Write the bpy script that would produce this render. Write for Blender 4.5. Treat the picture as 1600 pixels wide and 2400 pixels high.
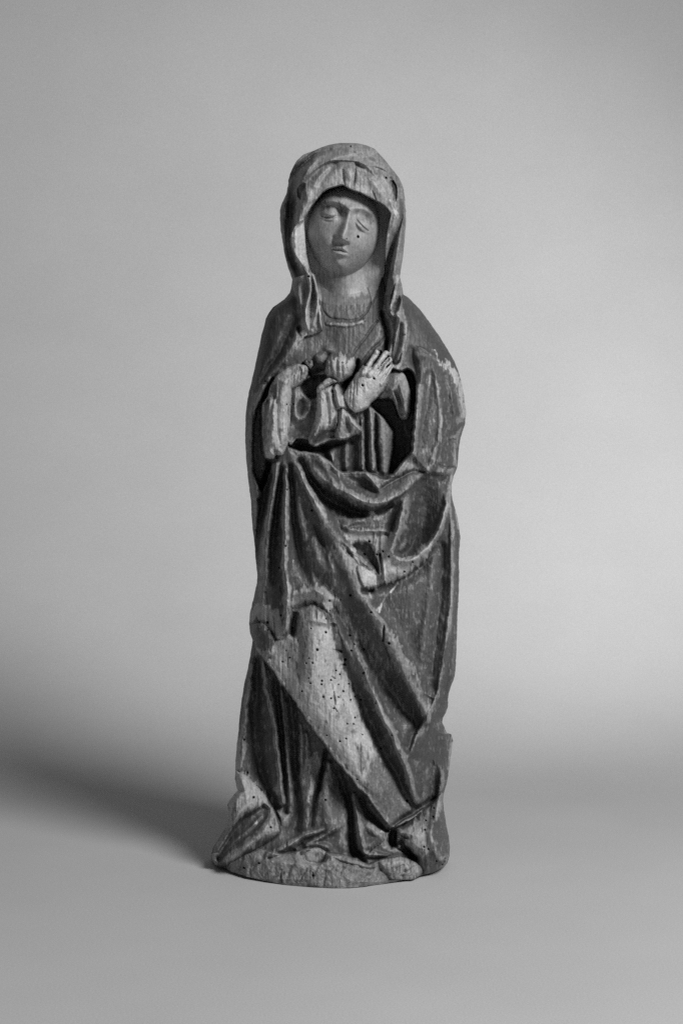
import bpy, math
import numpy as np

# ------------------------------------------------------------------ scene
for o in list(bpy.data.objects):
    bpy.data.objects.remove(o, do_unlink=True)
sc = bpy.context.scene
col = sc.collection

# ------------------------------------------------------------------ camera
MM = 0.000573              # metres per trace unit at the statue's axis plane
FPX = 4713.0               # focal length in trace units (picture is 1600 x 2400)
CD, CH, PITCH = 2.70, 0.667, math.radians(4.0)
cam_d = bpy.data.cameras.new('camera')
cam = bpy.data.objects.new('camera', cam_d)
col.objects.link(cam)
cam.location = (0, -CD, CH)
cam.rotation_euler = (math.radians(90) - PITCH, 0, 0)
cam_d.sensor_fit = 'VERTICAL'
cam_d.sensor_height = 36.0
cam_d.sensor_width = 24.0
cam_d.lens = 36.0 * FPX / 2400.0
cam_d.clip_end = 100.0
sc.camera = cam

# ------------------------------------------------------------------ world, lamps, exposure
w = bpy.data.worlds.new('World')
sc.world = w
w.use_nodes = True
w.node_tree.nodes['Background'].inputs[0].default_value = (1, 1, 1, 1)
w.node_tree.nodes['Background'].inputs[1].default_value = 0.09

def lamp(name, az, el, dist, size, power, target=(0, 0, 0.55)):
    d = bpy.data.lights.new(name, 'AREA')
    d.shape = 'DISK'
    d.size = size
    d.energy = power
    o = bpy.data.objects.new(name, d)
    col.objects.link(o)
    a, e = math.radians(az), math.radians(el)
    p = np.array(target) + dist * np.array([math.sin(a) * math.cos(e), -math.cos(a) * math.cos(e), math.sin(e)])
    o.location = p
    dirv = np.array(target) - p
    from mathutils import Vector
    o.rotation_euler = Vector(dirv).to_track_quat('-Z', 'Y').to_euler()
    return o

lamp('studio_lamp', 40, 35, 3.1, 1.2, 90)
# narrow lamp at the right, thrown on the paper behind the statue only
bl_d = bpy.data.lights.new('background_lamp', 'SPOT')
bl_d.energy = 144
bl_d.spot_size = math.radians(64)
bl_d.spot_blend = 1.0
bl_d.shadow_soft_size = 0.12
bl = bpy.data.objects.new('background_lamp', bl_d)
col.objects.link(bl)
bl.location = (1.57, -0.23, 1.31)
from mathutils import Vector
bl.rotation_euler = (Vector((-0.38, 2.17, 0.42)) - Vector(bl.location)).to_track_quat('-Z', 'Y').to_euler()

vs = sc.view_settings
sc.display_settings.display_device = 'sRGB'
vs.view_transform = 'Standard'
vs.look = 'None'
vs.exposure = 0.0
vs.gamma = 1.0
vs.use_curve_mapping = False
sc.cycles.use_denoising = False
sc.cycles.max_bounces = 6

# ------------------------------------------------------------------ helpers
def unproject(u, v, y):
    """trace coordinates + depth -> world x, z on the plane at depth y"""
    du = (u - 800.0) / FPX
    dv = -(v - 1200.0) / FPX
    c, s = math.cos(PITCH), math.sin(PITCH)
    dy = c + dv * s
    dz = -s + dv * c
    t = (y + CD) / dy
    return du * t, CH + dz * t

def floor_depth(v):
    """how far in front of the axis plane the floor lies at picture row v (trace units)"""
    dv = -(v - 1200.0) / FPX
    c, s = math.cos(PITCH), math.sin(PITCH)
    t = -CH / (-s + dv * c)
    return -(t * (c + dv * s) - CD) / MM

_lat = {}
def vnoise(x, y, seed=0):
    if seed not in _lat:
        _lat[seed] = np.random.RandomState(1000 + seed).rand(256, 256).astype(np.float32)
    L = _lat[seed]
    xi = np.floor(x).astype(np.int64); yi = np.floor(y).astype(np.int64)
    fx = (x - xi).astype(np.float32); fy = (y - yi).astype(np.float32)
    fx = fx * fx * (3 - 2 * fx); fy = fy * fy * (3 - 2 * fy)
    a = L[yi & 255, xi & 255]; b = L[yi & 255, (xi + 1) & 255]
    c = L[(yi + 1) & 255, xi & 255]; d = L[(yi + 1) & 255, (xi + 1) & 255]
    return (a + (b - a) * fx) * (1 - fy) + (c + (d - c) * fx) * fy

def fbm(x, y, seed=0, octs=4):
    r = 0; amp = 1; tot = 0
    for k in range(octs):
        r = r + amp * (vnoise(x * 2 ** k, y * 2 ** k, seed + k * 7) - 0.5); tot += amp; amp *= 0.55
    return r / tot * 2

def sstep(a, b, x):
    t = np.clip((x - a) / (b - a), 0, 1)
    return t * t * (3 - 2 * t)

def catmull(P, closed=False, step=9.0):
    P = np.asarray(P, dtype=np.float64)
    n = len(P)
    if n < 3 and not closed:
        k = max(2, int(np.linalg.norm(P[1, :2] - P[0, :2]) / step))
        t = np.linspace(0, 1, k + 1)[:, None]
        return P[0] + (P[1] - P[0]) * t
    out = []
    rng = range(n) if closed else range(n - 1)
    for i in rng:
        if closed:
            p0, p1, p2, p3 = P[(i - 1) % n], P[i], P[(i + 1) % n], P[(i + 2) % n]
        else:
            p1, p2 = P[i], P[i + 1]
            p0 = P[i - 1] if i else p1 - (p2 - p1)
            p3 = P[i + 2] if i + 2 < n else p2 + (p2 - p1)
        k = max(1, int(round(np.linalg.norm(p2[:2] - p1[:2]) / step)))
        t = (np.arange(k) / k)[:, None]
        # half-tension, so that corners stay where they are traced
        m1 = 0.38 * (p2 - p0); m2 = 0.38 * (p3 - p1)
        out.append((2 * t**3 - 3 * t**2 + 1) * p1 + (t**3 - 2 * t**2 + t) * m1 + (-2 * t**3 + 3 * t**2) * p2 + (t**3 - t**2) * m2)
    if not closed:
        out.append(P[-1:])
    return np.vstack(out)

# ------------------------------------------------------------------ backdrop
def mat_new(name):
    m = bpy.data.materials.new(name)
    m.use_nodes = True
    nt = m.node_tree
    return m, nt, nt.nodes['Principled BSDF']

m_paper, nt, bs = mat_new('backdrop_paper')
bs.inputs['Roughness'].default_value = 0.9
bs.inputs['Specular IOR Level'].default_value = 0.15
tc = nt.nodes.new('ShaderNodeTexCoord')
nz = nt.nodes.new('ShaderNodeTexNoise'); nz.inputs['Scale'].default_value = 420; nz.inputs['Detail'].default_value = 4
rp = nt.nodes.new('ShaderNodeMapRange')
rp.inputs['From Min'].default_value = 0.3; rp.inputs['From Max'].default_value = 0.7
rp.inputs['To Min'].default_value = 0.505; rp.inputs['To Max'].default_value = 0.595
nt.links.new(tc.outputs['Object'], nz.inputs['Vector'])
nt.links.new(nz.outputs['Fac'], rp.inputs['Value'])
nzl = nt.nodes.new('ShaderNodeTexNoise'); nzl.inputs['Scale'].default_value = 3.1; nzl.inputs['Detail'].default_value = 6; nzl.inputs['Roughness'].default_value = 0.6
rpl = nt.nodes.new('ShaderNodeMapRange'); rpl.inputs['From Min'].default_value = 0.3; rpl.inputs['From Max'].default_value = 0.7
rpl.inputs['To Min'].default_value = 0.965; rpl.inputs['To Max'].default_value = 1.035
mpp = nt.nodes.new('ShaderNodeMath'); mpp.operation = 'MULTIPLY'
nt.links.new(tc.outputs['Object'], nzl.inputs['Vector'])
nt.links.new(nzl.outputs['Fac'], rpl.inputs['Value'])
nt.links.new(rp.outputs['Result'], mpp.inputs[0]); nt.links.new(rpl.outputs['Result'], mpp.inputs[1])
nt.links.new(mpp.outputs[0], bs.inputs['Base Color'])

prof = [(-3.0, 0.0), (0.42, 0.0)]
R = 1.75
for k in range(1, 25):
    a = math.pi / 2 * k / 24
    prof.append((0.42 + R * math.sin(a), R - R * math.cos(a)))
prof.append((0.42 + R, 3.6))
xs = np.linspace(-2.6, 2.6, 9)
vv = [(x, y, z) for (y, z) in prof for x in xs]
ff = []
for i in range(len(prof) - 1):
    for j in range(8):
        a = i * 9 + j
        ff.append((a, a + 1, a + 10, a + 9))
me = bpy.data.meshes.new('backdrop')
me.from_pydata(vv, [], ff)
me.polygons.foreach_set('use_smooth', [True] * len(ff))
bd = bpy.data.objects.new('backdrop', me)
col.objects.link(bd)
me.materials.append(m_paper)
bd['kind'] = 'structure'
bd['label'] = 'seamless pale grey studio paper sweeping up behind the statue'

# ------------------------------------------------------------------ statue: outline of the block
OL = [(335,795),(337,784),(339,771),(345,753),(352,738),(362,711),(377,695),(391,687),(410,679),(422,676),(440,674),(453,671),(479,660),(493,656),(514,656),(540,658),(565,662),(593,666),(622,673),(638,679),(648,682),(655,685),(664,684),(674,682),(686,679),(701,667),(711,652),(720,640),(732,631),(747,623),(764,619),(789,612),(820,606),(856,598),(898,589),(920,583),(942,579),(973,576),(1002,575),(1040,575),(1080,577),(1118,581),(1176,588),(1233,591.5),(1271,596),(1319,600),(1350,603),(1366,602),(1385,598),(1413,591.5),(1436,586),(1463,584),(1484,586),(1500,592),(1517,589.6),(1551,584),(1584,577),(1609,571),(1637,567),(1676,562),(1711,559),(1745,555),(1791,551.6),(1826,550.6),(1847,555),(1853,557),(1859,551),(1872,540),(1887,532.6),(1904,536),(1912,538),(1924,534),(1940,529),(1955,520),(1969,511),(1986,499),(2000,495),(2015,496),(2027,501),(2038,518),(2050,543),(2061,576),(2069,623),(2075,671),(2080,729),(2082.5,780)]
OR = [(335,820),(336,840),(341,860),(348.6,877),(363,891),(379,905),(399.6,921.6),(416,934),(434,943),(453,947),(473,949),(493.5,950.6),(524,950.6),(555,948),(583,946),(612,942),(638,938),(650,937),(663,940),(676,942.4),(690,944),(695.5,954),(706,965),(722,981),(741,996),(762,1011),(785,1027),(806,1040),(827.5,1053),(848.5,1065),(868,1072.5),(887,1078),(912,1084),(940,1088.5),(969,1092),(982,1090),(996,1089),(1011,1083),(1034,1077),(1053,1074.5),(1084,1072.6),(1099,1070),(1116,1062),(1137,1058),(1158,1058),(1177,1061),(1192.5,1066),(1217,1072),(1240,1076),(1263,1078),(1290,1075.5),(1319,1074),(1342,1075.5),(1390,1074.5),(1428,1072),(1458,1071),(1488,1070),(1526,1069),(1574,1067),(1591,1063),(1610,1056),(1624,1051.6),(1641,1049),(1656,1049),(1671.5,1044),(1683,1037),(1694,1036),(1708,1042),(1718,1047),(1721,1057),(1734,1061),(1763,1057),(1799,1052.5),(1832,1047),(1852,1041),(1866,1037.5),(1875,1037),(1897,1040),(1927,1044),(1954,1050),(1981,1053.5),(2004,1053),(2023,1048),(2038,1034),(2046,1019),(2053,987),(2061,979),(2067,952),(2071,914),(2076,870),(2079,855),(2082.5,815)]
OL = np.array(OL, float); OR = np.array(OR, float)

NR, NC = 1180, 372
tr = np.linspace(0, 1, NR)
VR = 335.0 + (2082.4 - 335.0) * tr
# a few extra rows towards the crown of the head and the lower edge of the base
ex0 = 335.0 + np.array([0.05, 0.2, 0.45, 0.8, 1.2])
VR = np.unique(np.concatenate([VR, ex0]))
NR = len(VR)
UL = np.interp(VR, OL[:, 0], OL[:, 1])
UR = np.interp(VR, OR[:, 0], OR[:, 1])
jit = fbm(VR / 9.0, VR * 0 + 3.3, 50, 3)
jit2 = fbm(VR / 9.0, VR * 0 + 9.3, 60, 3)
UL = UL + jit * 1.0
UR = UR + jit2 * 1.2
tt = np.linspace(-1, 1, NC)
ss = 0.55 * tt + 0.45 * np.sin(tt * math.pi / 2)
ss = ss / ss.max()
U = (0.5 * (UL + UR)[:, None] + 0.5 * (UR - UL)[:, None] * ss[None, :])
V = np.repeat(VR[:, None], NC, 1)
U = U.astype(np.float32); V = V.astype(np.float32)
shape = U.shape

def boxs(a, n):
    k = np.ones(n) / n
    p = np.pad(a, n // 2, mode='edge')
    return np.convolve(p, k, 'valid')[:len(a)]
ULs = boxs(boxs(UL, 41), 31); URs = boxs(boxs(UR, 41), 31)
cs = 0.5 * (ULs + URs)[:, None]; hs = 0.5 * (URs - ULs)[:, None] + 2
S = np.clip(np.abs((U - cs) / hs), 0, 1)
AV = np.array([(335,12),(342,52),(355,78),(375,98),(400,112),(450,128),(520,134),(600,128),(660,108),(720,100),(800,118),(900,136),(1000,146),(1150,152),(1400,158),(1700,156),(1900,160),(2000,175),(2090,190)], float)
A = np.interp(VR, AV[:, 0], AV[:, 1])[:, None]
body0 = (A * np.power(1 - np.power(S, 2.3), 1 / 2.3)).astype(np.float32)
H = body0.copy()

PARTS = ['head', 'veil', 'tunic', 'mantle', 'arm', 'hand', 'sleeve', 'skirt', 'base', 'shoe', 'hanging_sleeve', 'cuff', 'broken_hand']
PID = {n: i for i, n in enumerate(PARTS)}
L = np.full(shape, PID['mantle'], np.int8)

# every cut wanders a little, as a knife does
wob = sstep(600, 720, V)
UW = (U + (0.5 + 2.6 * wob) * fbm(U / 20, V / 26, 300, 3)).astype(np.float32)
VW = (V + (0.5 + 2.6 * wob) * fbm(U / 22, V / 24, 320, 3)).astype(np.float32)

# ------------------------------------------------------------------ carving tools
def window(us, vs_, pad):
    r0 = np.searchsorted(VR, min(vs_) - pad); r1 = np.searchsorted(VR, max(vs_) + pad)
    r0 = max(r0, 0); r1 = max(min(r1, NR), r0 + 1)
    sub = U[r0:r1]
    m = (sub >= min(us) - pad) & (sub <= max(us) + pad)
    cm = np.where(m.any(0))[0]
    if len(cm) == 0:
        return None
    return slice(r0, r1), slice(cm[0], cm[-1] + 1)

def seg_dist(uu, vv_, P):
    """distance, side (+ = right hand of travel) and interpolated extras along polyline P"""
    best = np.full(uu.shape, 1e9, np.float32); side = np.zeros(uu.shape, np.float32)
    ex = np.zeros(uu.shape + (P.shape[1] - 2,), np.float32)
    for i in range(len(P) - 1):
        a, b = P[i], P[i + 1]
        dx, dy = b[0] - a[0], b[1] - a[1]
        l2 = dx * dx + dy * dy + 1e-9
        t = np.clip(((uu - a[0]) * dx + (vv_ - a[1]) * dy) / l2, 0, 1)
        px, py = uu - (a[0] + t * dx), vv_ - (a[1] + t * dy)
        d = px * px + py * py
        m = d < best
        best[m] = d[m]
        cr = dx * (vv_ - a[1]) - dy * (uu - a[0])
        side[m] = cr[m]
        for k in range(ex.shape[-1]):
            e = a[2 + k] + (b[2 + k] - a[2 + k]) * t
            ex[..., k][m] = e[m]
    return np.sqrt(best), side, ex

def stroke(pts, p=1.6, gain=1.0, mask=None):
    """raise (h>0) or cut (h<0) along a line; each point is u, v, h, width[, width on the right-hand side]"""
    P = [q if len(q) == 5 else tuple(q) + (q[3],) for q in pts]
    P = catmull(P)
    mw = max(P[:, 3].max(), P[:, 4].max())
    wn = window(P[:, 0], P[:, 1], mw * 3.2)
    if wn is None:
        return
    uu, vv_ = UW[wn], VW[wn]
    d, s, ex = seg_dist(uu, vv_, P)
    wd = np.where(s > 0, ex[..., 2], ex[..., 1])
    add = gain * ex[..., 0] * np.exp(-np.power(d / np.maximum(wd, 0.5), p))
    if mask is not None:
        add = add * mask[wn]
    H[wn] += add.astype(np.float32)

def poly_in(pts, pad=30, uu=None, vv_=None, smooth=True):
    """signed distance to a closed outline, + inside"""
    P = catmull(pts, closed=True) if smooth else np.asarray(pts, float)
    wn = window(P[:, 0], P[:, 1], pad)
    X = (UW if uu is None else uu)[wn]; Y = (VW if vv_ is None else vv_)[wn]
    Q = np.vstack([P, P[:1]])
    best = np.full(X.shape, 1e9, np.float32); ins = np.zeros(X.shape, bool)
    for i in range(len(Q) - 1):
        ax, ay = Q[i]; bx, by = Q[i + 1]
        dx, dy = bx - ax, by - ay
        t = np.clip(((X - ax) * dx + (Y - ay) * dy) / (dx * dx + dy * dy + 1e-9), 0, 1)
        d = (X - ax - t * dx) ** 2 + (Y - ay - t * dy) ** 2
        best = np.minimum(best, d)
        if ay != by:
            c = ((ay > Y) != (by > Y)) & (X < (bx - ax) * (Y - ay) / (by - ay) + ax)
            ins ^= c
    d = np.sqrt(best)
    return wn, np.where(ins, d, -d)

def layer(pts, val, soft=2.5, part=None, mode='set'):
    """put a sheet at height val (number or array) inside the outline"""
    wn, d = poly_in(pts, soft * 2 + 4)
    k = sstep(-soft, soft, d)
    nv = val[wn] if isinstance(val, np.ndarray) else val
    if mode == 'max': nv = np.maximum(nv, H[wn])
    if mode == 'min': nv = np.minimum(nv, H[wn])
    H[wn] = H[wn] * (1 - k) + nv * k
    if part is not None:
        L[wn] = np.where(d > 0, PID[part], L[wn])

def inflate(pts, base, h, r, soft=1.8, part=None, mode='set', power=2.0):
    """a rounded lump with the given outline: base height, extra height h reached r inside the edge"""
    wn, d = poly_in(pts, soft * 2 + 4)
    q = 1 - np.clip(d / r, 0, 1)
    prof_ = np.power(1 - np.power(q, power), 1 / power)
    nv = (base[wn] if isinstance(base, np.ndarray) else base) + h * prof_
    if mode == 'max': nv = np.maximum(nv, H[wn])
    k = sstep(-soft, soft, d)
    H[wn] = H[wn] * (1 - k) + nv * k
    if part is not None:
        L[wn] = np.where(d > 0, PID[part], L[wn])

def bump(u, v, h, ru, rv, ang=0.0, p=2.0):
    R_ = max(ru, rv) * 2.6
    wn = window([u], [v], R_)
    if wn is None: return
    X, Y = U[wn] - u, V[wn] - v
    c, s = math.cos(math.radians(ang)), math.sin(math.radians(ang))
    a, b = (X * c + Y * s) / ru, (-X * s + Y * c) / rv
    H[wn] += (h * np.exp(-np.power(a * a + b * b, p / 2))).astype(np.float32)

def tag(pts, part):
    wn, d = poly_in(pts, 6)
    L[wn] = np.where(d > 0, PID[part], L[wn])

def capsule(a, b, ra, rb, ha, hb, part=None):
    """a finger: rounded bar from a to b with radii and crown heights"""
    P = np.array([a + (ra, ha), b + (rb, hb)], float)
    wn = window(P[:, 0], P[:, 1], max(ra, rb) + 3)
    d, s, ex = seg_dist(UW[wn], VW[wn], P)
    q = np.clip(d / ex[..., 0], 0, 1)
    nv = ex[..., 1] - ex[..., 0] * 1.5 * (1 - np.sqrt(1 - q * q))
    k = sstep(1.05, 0.92, d / ex[..., 0])
    nv = H[wn] * (1 - k) + np.maximum(H[wn], nv) * k
    H[wn] = nv
    if part is not None:
        L[wn] = np.where(d < ex[..., 0], PID[part], L[wn])

# ------------------------------------------------------------------ carving: bodice and neck
# everything from head top to shoulders starts as veil
tag([(600,300),(1000,300),(1000,560),(955,640),(945,700),(960,770),(950,830),(925,870),(905,830),(900,760),(760,775),(720,790),(690,790),(683,660),(640,560)], 'veil')
cu = (U - 812) / 150.0
Ht = (np.interp(V, [640, 670, 700, 760, 850, 950, 1110], [36, 48, 68, 90, 112, 106, 98]) - 36 * cu * cu).astype(np.float32)
layer([(735,600),(880,600),(900,690),(898,735),(908,790),(912,860),(965,880),(972,950),(966,1030),(945,1074),(907,1122),(860,1108),(800,1106),(778,1088),(745,1066),(700,1056),(672,1040),(640,930),(660,870),(705,815),(712,790),(754,772),(751,726),(742,670)], Ht, 2.5, 'tunic')

# ------------------------------------------------------------------ carving: head
face_open = [(803,434),(791,437),(771,442.5),(756,452),(744,467),(730,484),(718,504),(711,520),(713,545),(715.5,570),(719,598),(725,628),(734,648),(744,690),(760,706),(800,716),(850,710),(878,690),(895,655),(901,640),(901,606),(903,573),(906,544),(911,516),(914,500),(901,483),(885,474),(864,463),(844,453),(826,447),(813,440)]
# the veil front stands proud of the face
stroke([(690,560,10,30),(700,480,22,38),(735,430,24,36),(800,400,26,34),(870,420,24,34),(925,480,20,26),(935,560,14,22)], p=2)
layer(face_open, (46.0 + sstep(645, 705, V) * (Ht - 46.0)).astype(np.float32), 2.0, 'head')
# face
fx = U - 803.0; fy = V - 548.0
lx = fx * 0.985 + fy * 0.17; ly = -fx * 0.17 + fy * 0.985
e = 1 - np.power(np.abs(lx - 3 * sstep(0, 90, ly)) / (84.0 - 13.0 * sstep(10, 95, ly)), 2.05) - np.power(np.abs(ly + 4) / 107.0, 2.3)
Hf = 38 + 96 * np.sqrt(np.clip(e, 0, 1)) - ly * 0.10
fm = (e > 0) & (L == PID['head'])
H[fm] = np.maximum(H[fm], Hf[fm])
# neck
e2 = 1 - np.power(np.abs(U - 806 - (V - 660) * 0.1) / 66.0, 2.4)
Hn = 14 + 44 * np.sqrt(np.clip(e2, 0, 1)) + np.clip((V - 690) / 40, 0, 1) * 8
nm = (e2 > 0) & (V > 600) & (V < 716) & (U > 735) & (U < 885)
nb = sstep(716, 700, V)
H[nm] = np.maximum(H[nm], (Hn * nb + H * (1 - nb))[nm])
tag([(742,640),(885,640),(876,700),(850,712),(790,716),(752,706),(742,670)], 'head')
# brow, sockets, lids
FM = (L == PID['head']).astype(np.float32)
bump(768, 495, -24, 27, 17, 5); bump(853, 518, -22, 22, 18, 38)
bump(797, 496, -20, 12, 17, -15); bump(829, 503, -9, 8, 12, 20)
stroke([(738,490,4,10,8),(756,476,10,11,8),(780,472,13,12,8),(802,479,13,12,8),(814,488,8,10,8)], mask=FM)
stroke([(826,489,7,10,8),(848,488,10,11,8),(868,498,10,11,8),(882,516,4,10,8)], mask=FM)
bump(773, 498, 26, 21, 12.5, -2, 2.6); bump(852, 525, 25, 19, 12, 42, 2.6)
stroke([(752,506,-3,2.0),(763,509.5,-6,2.2),(778,510,-6,2.2),(793,505,-4,2.0)], mask=FM)
stroke([(755,511,1,2.4),(768,515,3,2.6),(780,515,3,2.6),(791,510,1,2.4)], mask=FM)
stroke([(758,517,-1,2.5),(770,520,-2.5,3),(784,517,-1,2.5)], mask=FM)
stroke([(834,514,-3,2.0),(843,524,-6,2.2),(852,533,-6,2.2),(862,541,-4,2.0)], mask=FM)
stroke([(832,519,1,2.4),(840,531,2.6,2.6),(848,539,2.6,2.6),(859,545,1,2.4)], mask=FM)
stroke([(835,531,-1,2.5),(844,542,-2,3),(856,548,-1,2.5)], mask=FM)
# nose
stroke([(822,482,4,9),(819,500,12,9),(814,520,19,10),(809,540,25,11),(804,553,31,11.5),(803,558,30,10.5)], p=2.1, mask=FM)
bump(790, 560, 10, 8, 8, 0, 2.4); bump(815, 563, 9, 7, 7, 0, 2.4)
stroke([(788,569,-5,4,4),(800,573,-7,4,4),(813,572,-4,4,4)], p=2, mask=FM)
stroke([(781,556,-5,4),(780,566,-6,4.5)], mask=FM)
# cheeks, mouth, chin
bump(757, 560, 9, 26, 30); bump(854, 574, 10, 22, 26)
bump(796, 590, 4, 28, 20, 12)
stroke([(777,581,2,3.5),(786,579,5,4),(794,581.5,3.5,3.5),(802,581,5,4),(812,589,2,3.5)], mask=FM)
stroke([(772,585.5,-1,2.2),(781,584.5,-6,2.3),(790,587,-8,2.3),(797,587,-8,2.3),(806,590.5,-6,2.3),(814,593.5,-1,2.2)], mask=FM)
stroke([(783,592,4,5),(793,594.5,10,5.5),(802,596.5,9.5,5.5),(809,597,4,5)], p=2, mask=FM)
stroke([(788,603,-0.5,6),(796,605,-2,6),(806,605,-1,6)], p=2, mask=FM)
stroke([(801,574,-2,3),(799,579,-2,3)], mask=FM)
bump(794, 621, 11, 16, 13, 8)
bump(803, 462, 5, 40, 22)
# collar and the thin cords on the bodice
stroke([(752,700,-2,2.5),(755,728,-4,2.2),(780,747,-4,2.2),(825,752,-4,2.2),(855,738,-4,2),(868,708,-5,2),(861,676,-3,2)])
stroke([(767,757,4,4),(800,762,5,5),(835,759,5,5),(856,750,3,4)], p=3)
stroke([(884,752,-6,2.2),(862,783,-6,2.2),(840,812,-6,2.2),(823,834,-4,2)])
stroke([(908,778,-9,2.8),(890,804,-10,2.8),(870,822,-10,2.8),(855,838,-10,3),(838,870,-8,3)])
stroke([(892,775,8,14),(870,815,10,13),(850,835,8,10)], p=2)
bump(800, 690, 5, 30, 8); bump(770, 680, -6, 10, 14); bump(765, 800, -12, 22, 40, 30)

# ------------------------------------------------------------------ carving: veil folds
VM = (L == PID['veil']).astype(np.float32)
# overlapping edges across the crown (upper sheet proud of the kerchief below it)
stroke([(712,424,8,13,6),(727,406,17,15,5),(744,391,19,14,4.5),(767,378,16,13,4),(800,374.5,12,11,2.4),(833,377,12,11,2.4),(855,384,14,12,4),(882,389,14,12,4),(905,399,12,10,4),(918,413,6,9,3)], mask=VM)
stroke([(752,384,5,9,5),(773,374,11,10,5),(795,365.5,14,10,5),(826,360,10,10,5),(840,360,3,9,5)], mask=VM)
stroke([(818,354,5,11,5),(836,357,10,11,5),(856,365,13,11,5),(884,380,11,10,5),(904,396,6,9,5)], mask=VM)
stroke([(681,418,-30,8),(695,399,-50,8),(711,385,-52,7.5),(728,370,-42,7),(745,359.5,-26,6),(771,351,-10,5)], p=2, mask=VM)
stroke([(690,402,12,4),(706,384,16,4),(724,367,14,4),(745,354,9,4)], mask=VM)
stroke([(760,360,14,9),(727,386,24,9),(708,412,22,9),(697,440,12,8)], mask=VM)
stroke([(738,376,11,8),(722,398,12,8),(712,417,7,8)], mask=VM)
stroke([(770,347,4,9,5),(803,345,7,9,5),(836,348.5,7,9,5),(875,354,5,9,5)], mask=VM)
# kerchief: centre pleat and creases
stroke([(803,398,-5,2.0),(805,418,-9,2.0),(807,433,-6,2)], mask=VM)
stroke([(833,381,-6,2.2,1.6),(832.5,400,-8,2.2,1.6),(831,420,-11,2.4,1.8),(826,442,-8,2.5)], mask=VM)
stroke([(818,392,4,8),(820,420,8,9),(820,440,8,8)], p=2, mask=VM)
stroke([(784,386,-8,8),(764,408,-11,8),(748,428,-7,8)], p=2, mask=VM)
stroke([(772,392,6,6),(750,414,8,7),(736,436,7,8)], p=2, mask=VM)
stroke([(838,386,-9,6),(858,402,-9,7),(876,414,-4,6)], p=2, mask=VM)
stroke([(845,381,6,6),(870,398,9,6),(894,430,11,6),(912,462,9,6),(922,482,6,5)], mask=VM)
stroke([(880,404,-8,4.5),(898,428,-11,4.5),(911,450,-9,4.5),(920,468,-5,4)], p=2, mask=VM)
stroke([(868,418,5,8),(890,450,6,9),(905,472,5,8)], p=2, mask=VM)
stroke([(872,448,-5,1.8),(877,458,-6,1.8),(880,468,-5,1.8)], mask=VM)
# brow hem: thin raised lip over the shaded brow
stroke([(744,466,8,10,14),(771,442,8,10,14),(803,433,8,10,12)], p=2, mask=VM)
stroke([(813,440,7,12),(844,452,9,13),(885,473,9,13),(912,497,6,10)], p=2, mask=VM)
# left side of the veil: long deep valley, outer strip, pocket, twisting light lobe
stroke([(696,416,-20,8),(687,440,-44,10),(683,480,-60,12),(680,520,-62,11),(676,560,-52,10),(682,600,-60,13),(694,628,-50,11),(704,648,-26,8)], p=2.2, mask=VM)
stroke([(663,480,14,5),(661,520,18,5),(665,570,14,5),(673,615,10,5)], mask=VM)
inflate([(696,442),(704,432),(714,431),(712,446),(704,468),(698,462)], H - 12, -14, 7, 3)
stroke([(716,440,8,10),(722,470,16,13),(708,498,22,14),(696,520,22,11),(688,538,14,8)], mask=VM)
lobe = (np.clip(128 - (U - 684) * 1.05, 60, 130) - np.clip((V - 560) / 80, 0, 1) * 10).astype(np.float32)
layer([(712,517),(700,523),(690,531),(684,545),(681.5,562),(684,580),(691,596),(701,612),(713,626),(723,641),(726,632),(720,600),(716,570),(713.5,540)], lobe, 1.8)
stroke([(712,518,6,3),(692,531,8,3),(684,548,8,3.5),(683,566,8,3.5),(690,594,6,3.5),(712,624,5,3)])
# left tail of the veil, two thin bright folds down to the breast
layer([(684,655),(700,648),(722,640),(733,640),(741,665),(746,697),(751,726),(754,770),(738,784),(715,788),(700,775),(705,740),(697,705),(690,680)], (94.0 - np.clip(704 - U, 0, 40) * 1.6).astype(np.float32), 2.5, 'veil')
stroke([(690,655,2,8),(697,680,6,8),(705,710,8,7)])
stroke([(722,640,18,5),(727,665,22,5),(726,690,22,5),(719,715,22,5),(716,745,20,5),(722,772,10,6)], p=1.6)
stroke([(735,645,16,4),(741,675,20,4),(744,700,18,4),(741,730,18,4),(734,762,14,4)], p=1.6)
stroke([(733,660,-10,5),(734,690,-16,5),(730,715,-12,6),(728,740,-10,6)])
stroke([(748,720,10,3),(750,745,12,3),(753,770,8,3)])
stroke([(703,660,-8,6),(712,690,-10,6),(708,720,-6,4)])
stroke([(698,770,-26,5,5),(700,785,-20,5)])
# right side: slot, inner band, deep valley, outer tube
inflate([(914,424),(921,422),(928,432),(931,450),(929,468),(924,474),(922,450),(917,436)], H - 10, -14, 5, 2.5)
stroke([(941,462,-14,6),(939,500,-22,7),(936,525,-34,9),(926,550,-48,9),(917,583,-52,9),(908,616,-52,9),(903,645,-44,8),(900,680,-34,8)], p=2.2, mask=VM)
stroke([(932,470,8,6),(931,500,12,7),(924,530,14,8),(913,560,8,6),(908,590,4,5)], mask=VM)
inflate([(950,490),(949,555),(945,590),(941,625),(938,650),(938,690),(926,740),(912,740),(904,715),(905,680),(911,645),(919,605),(928,565),(938,530),(945,500)], np.interp(V, [490, 560, 650, 740], [52, 66, 76, 88]).astype(np.float32), 34, 15, 2.0, 'veil', power=1.7)
inflate([(938,650),(943,690),(948,720),(953,755),(953,790),(946,820),(934,848),(922,856),(914,838),(920,800),(927,765),(926,745),(918,741),(912,730),(916,700),(924,668),(930,650)], 92.0, 26, 16, 2.0, 'veil', power=1.7)
stroke([(931,645,16,4),(925,680,20,4.5),(917,710,20,4.5),(914,724,18,4)], p=1.5)
stroke([(916,733,10,3),(921,742,14,3),(930,737,16,3),(935,745,18,3),(931,770,20,4),(926,800,18,4),(919,828,12,5)], p=1.5)
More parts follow.
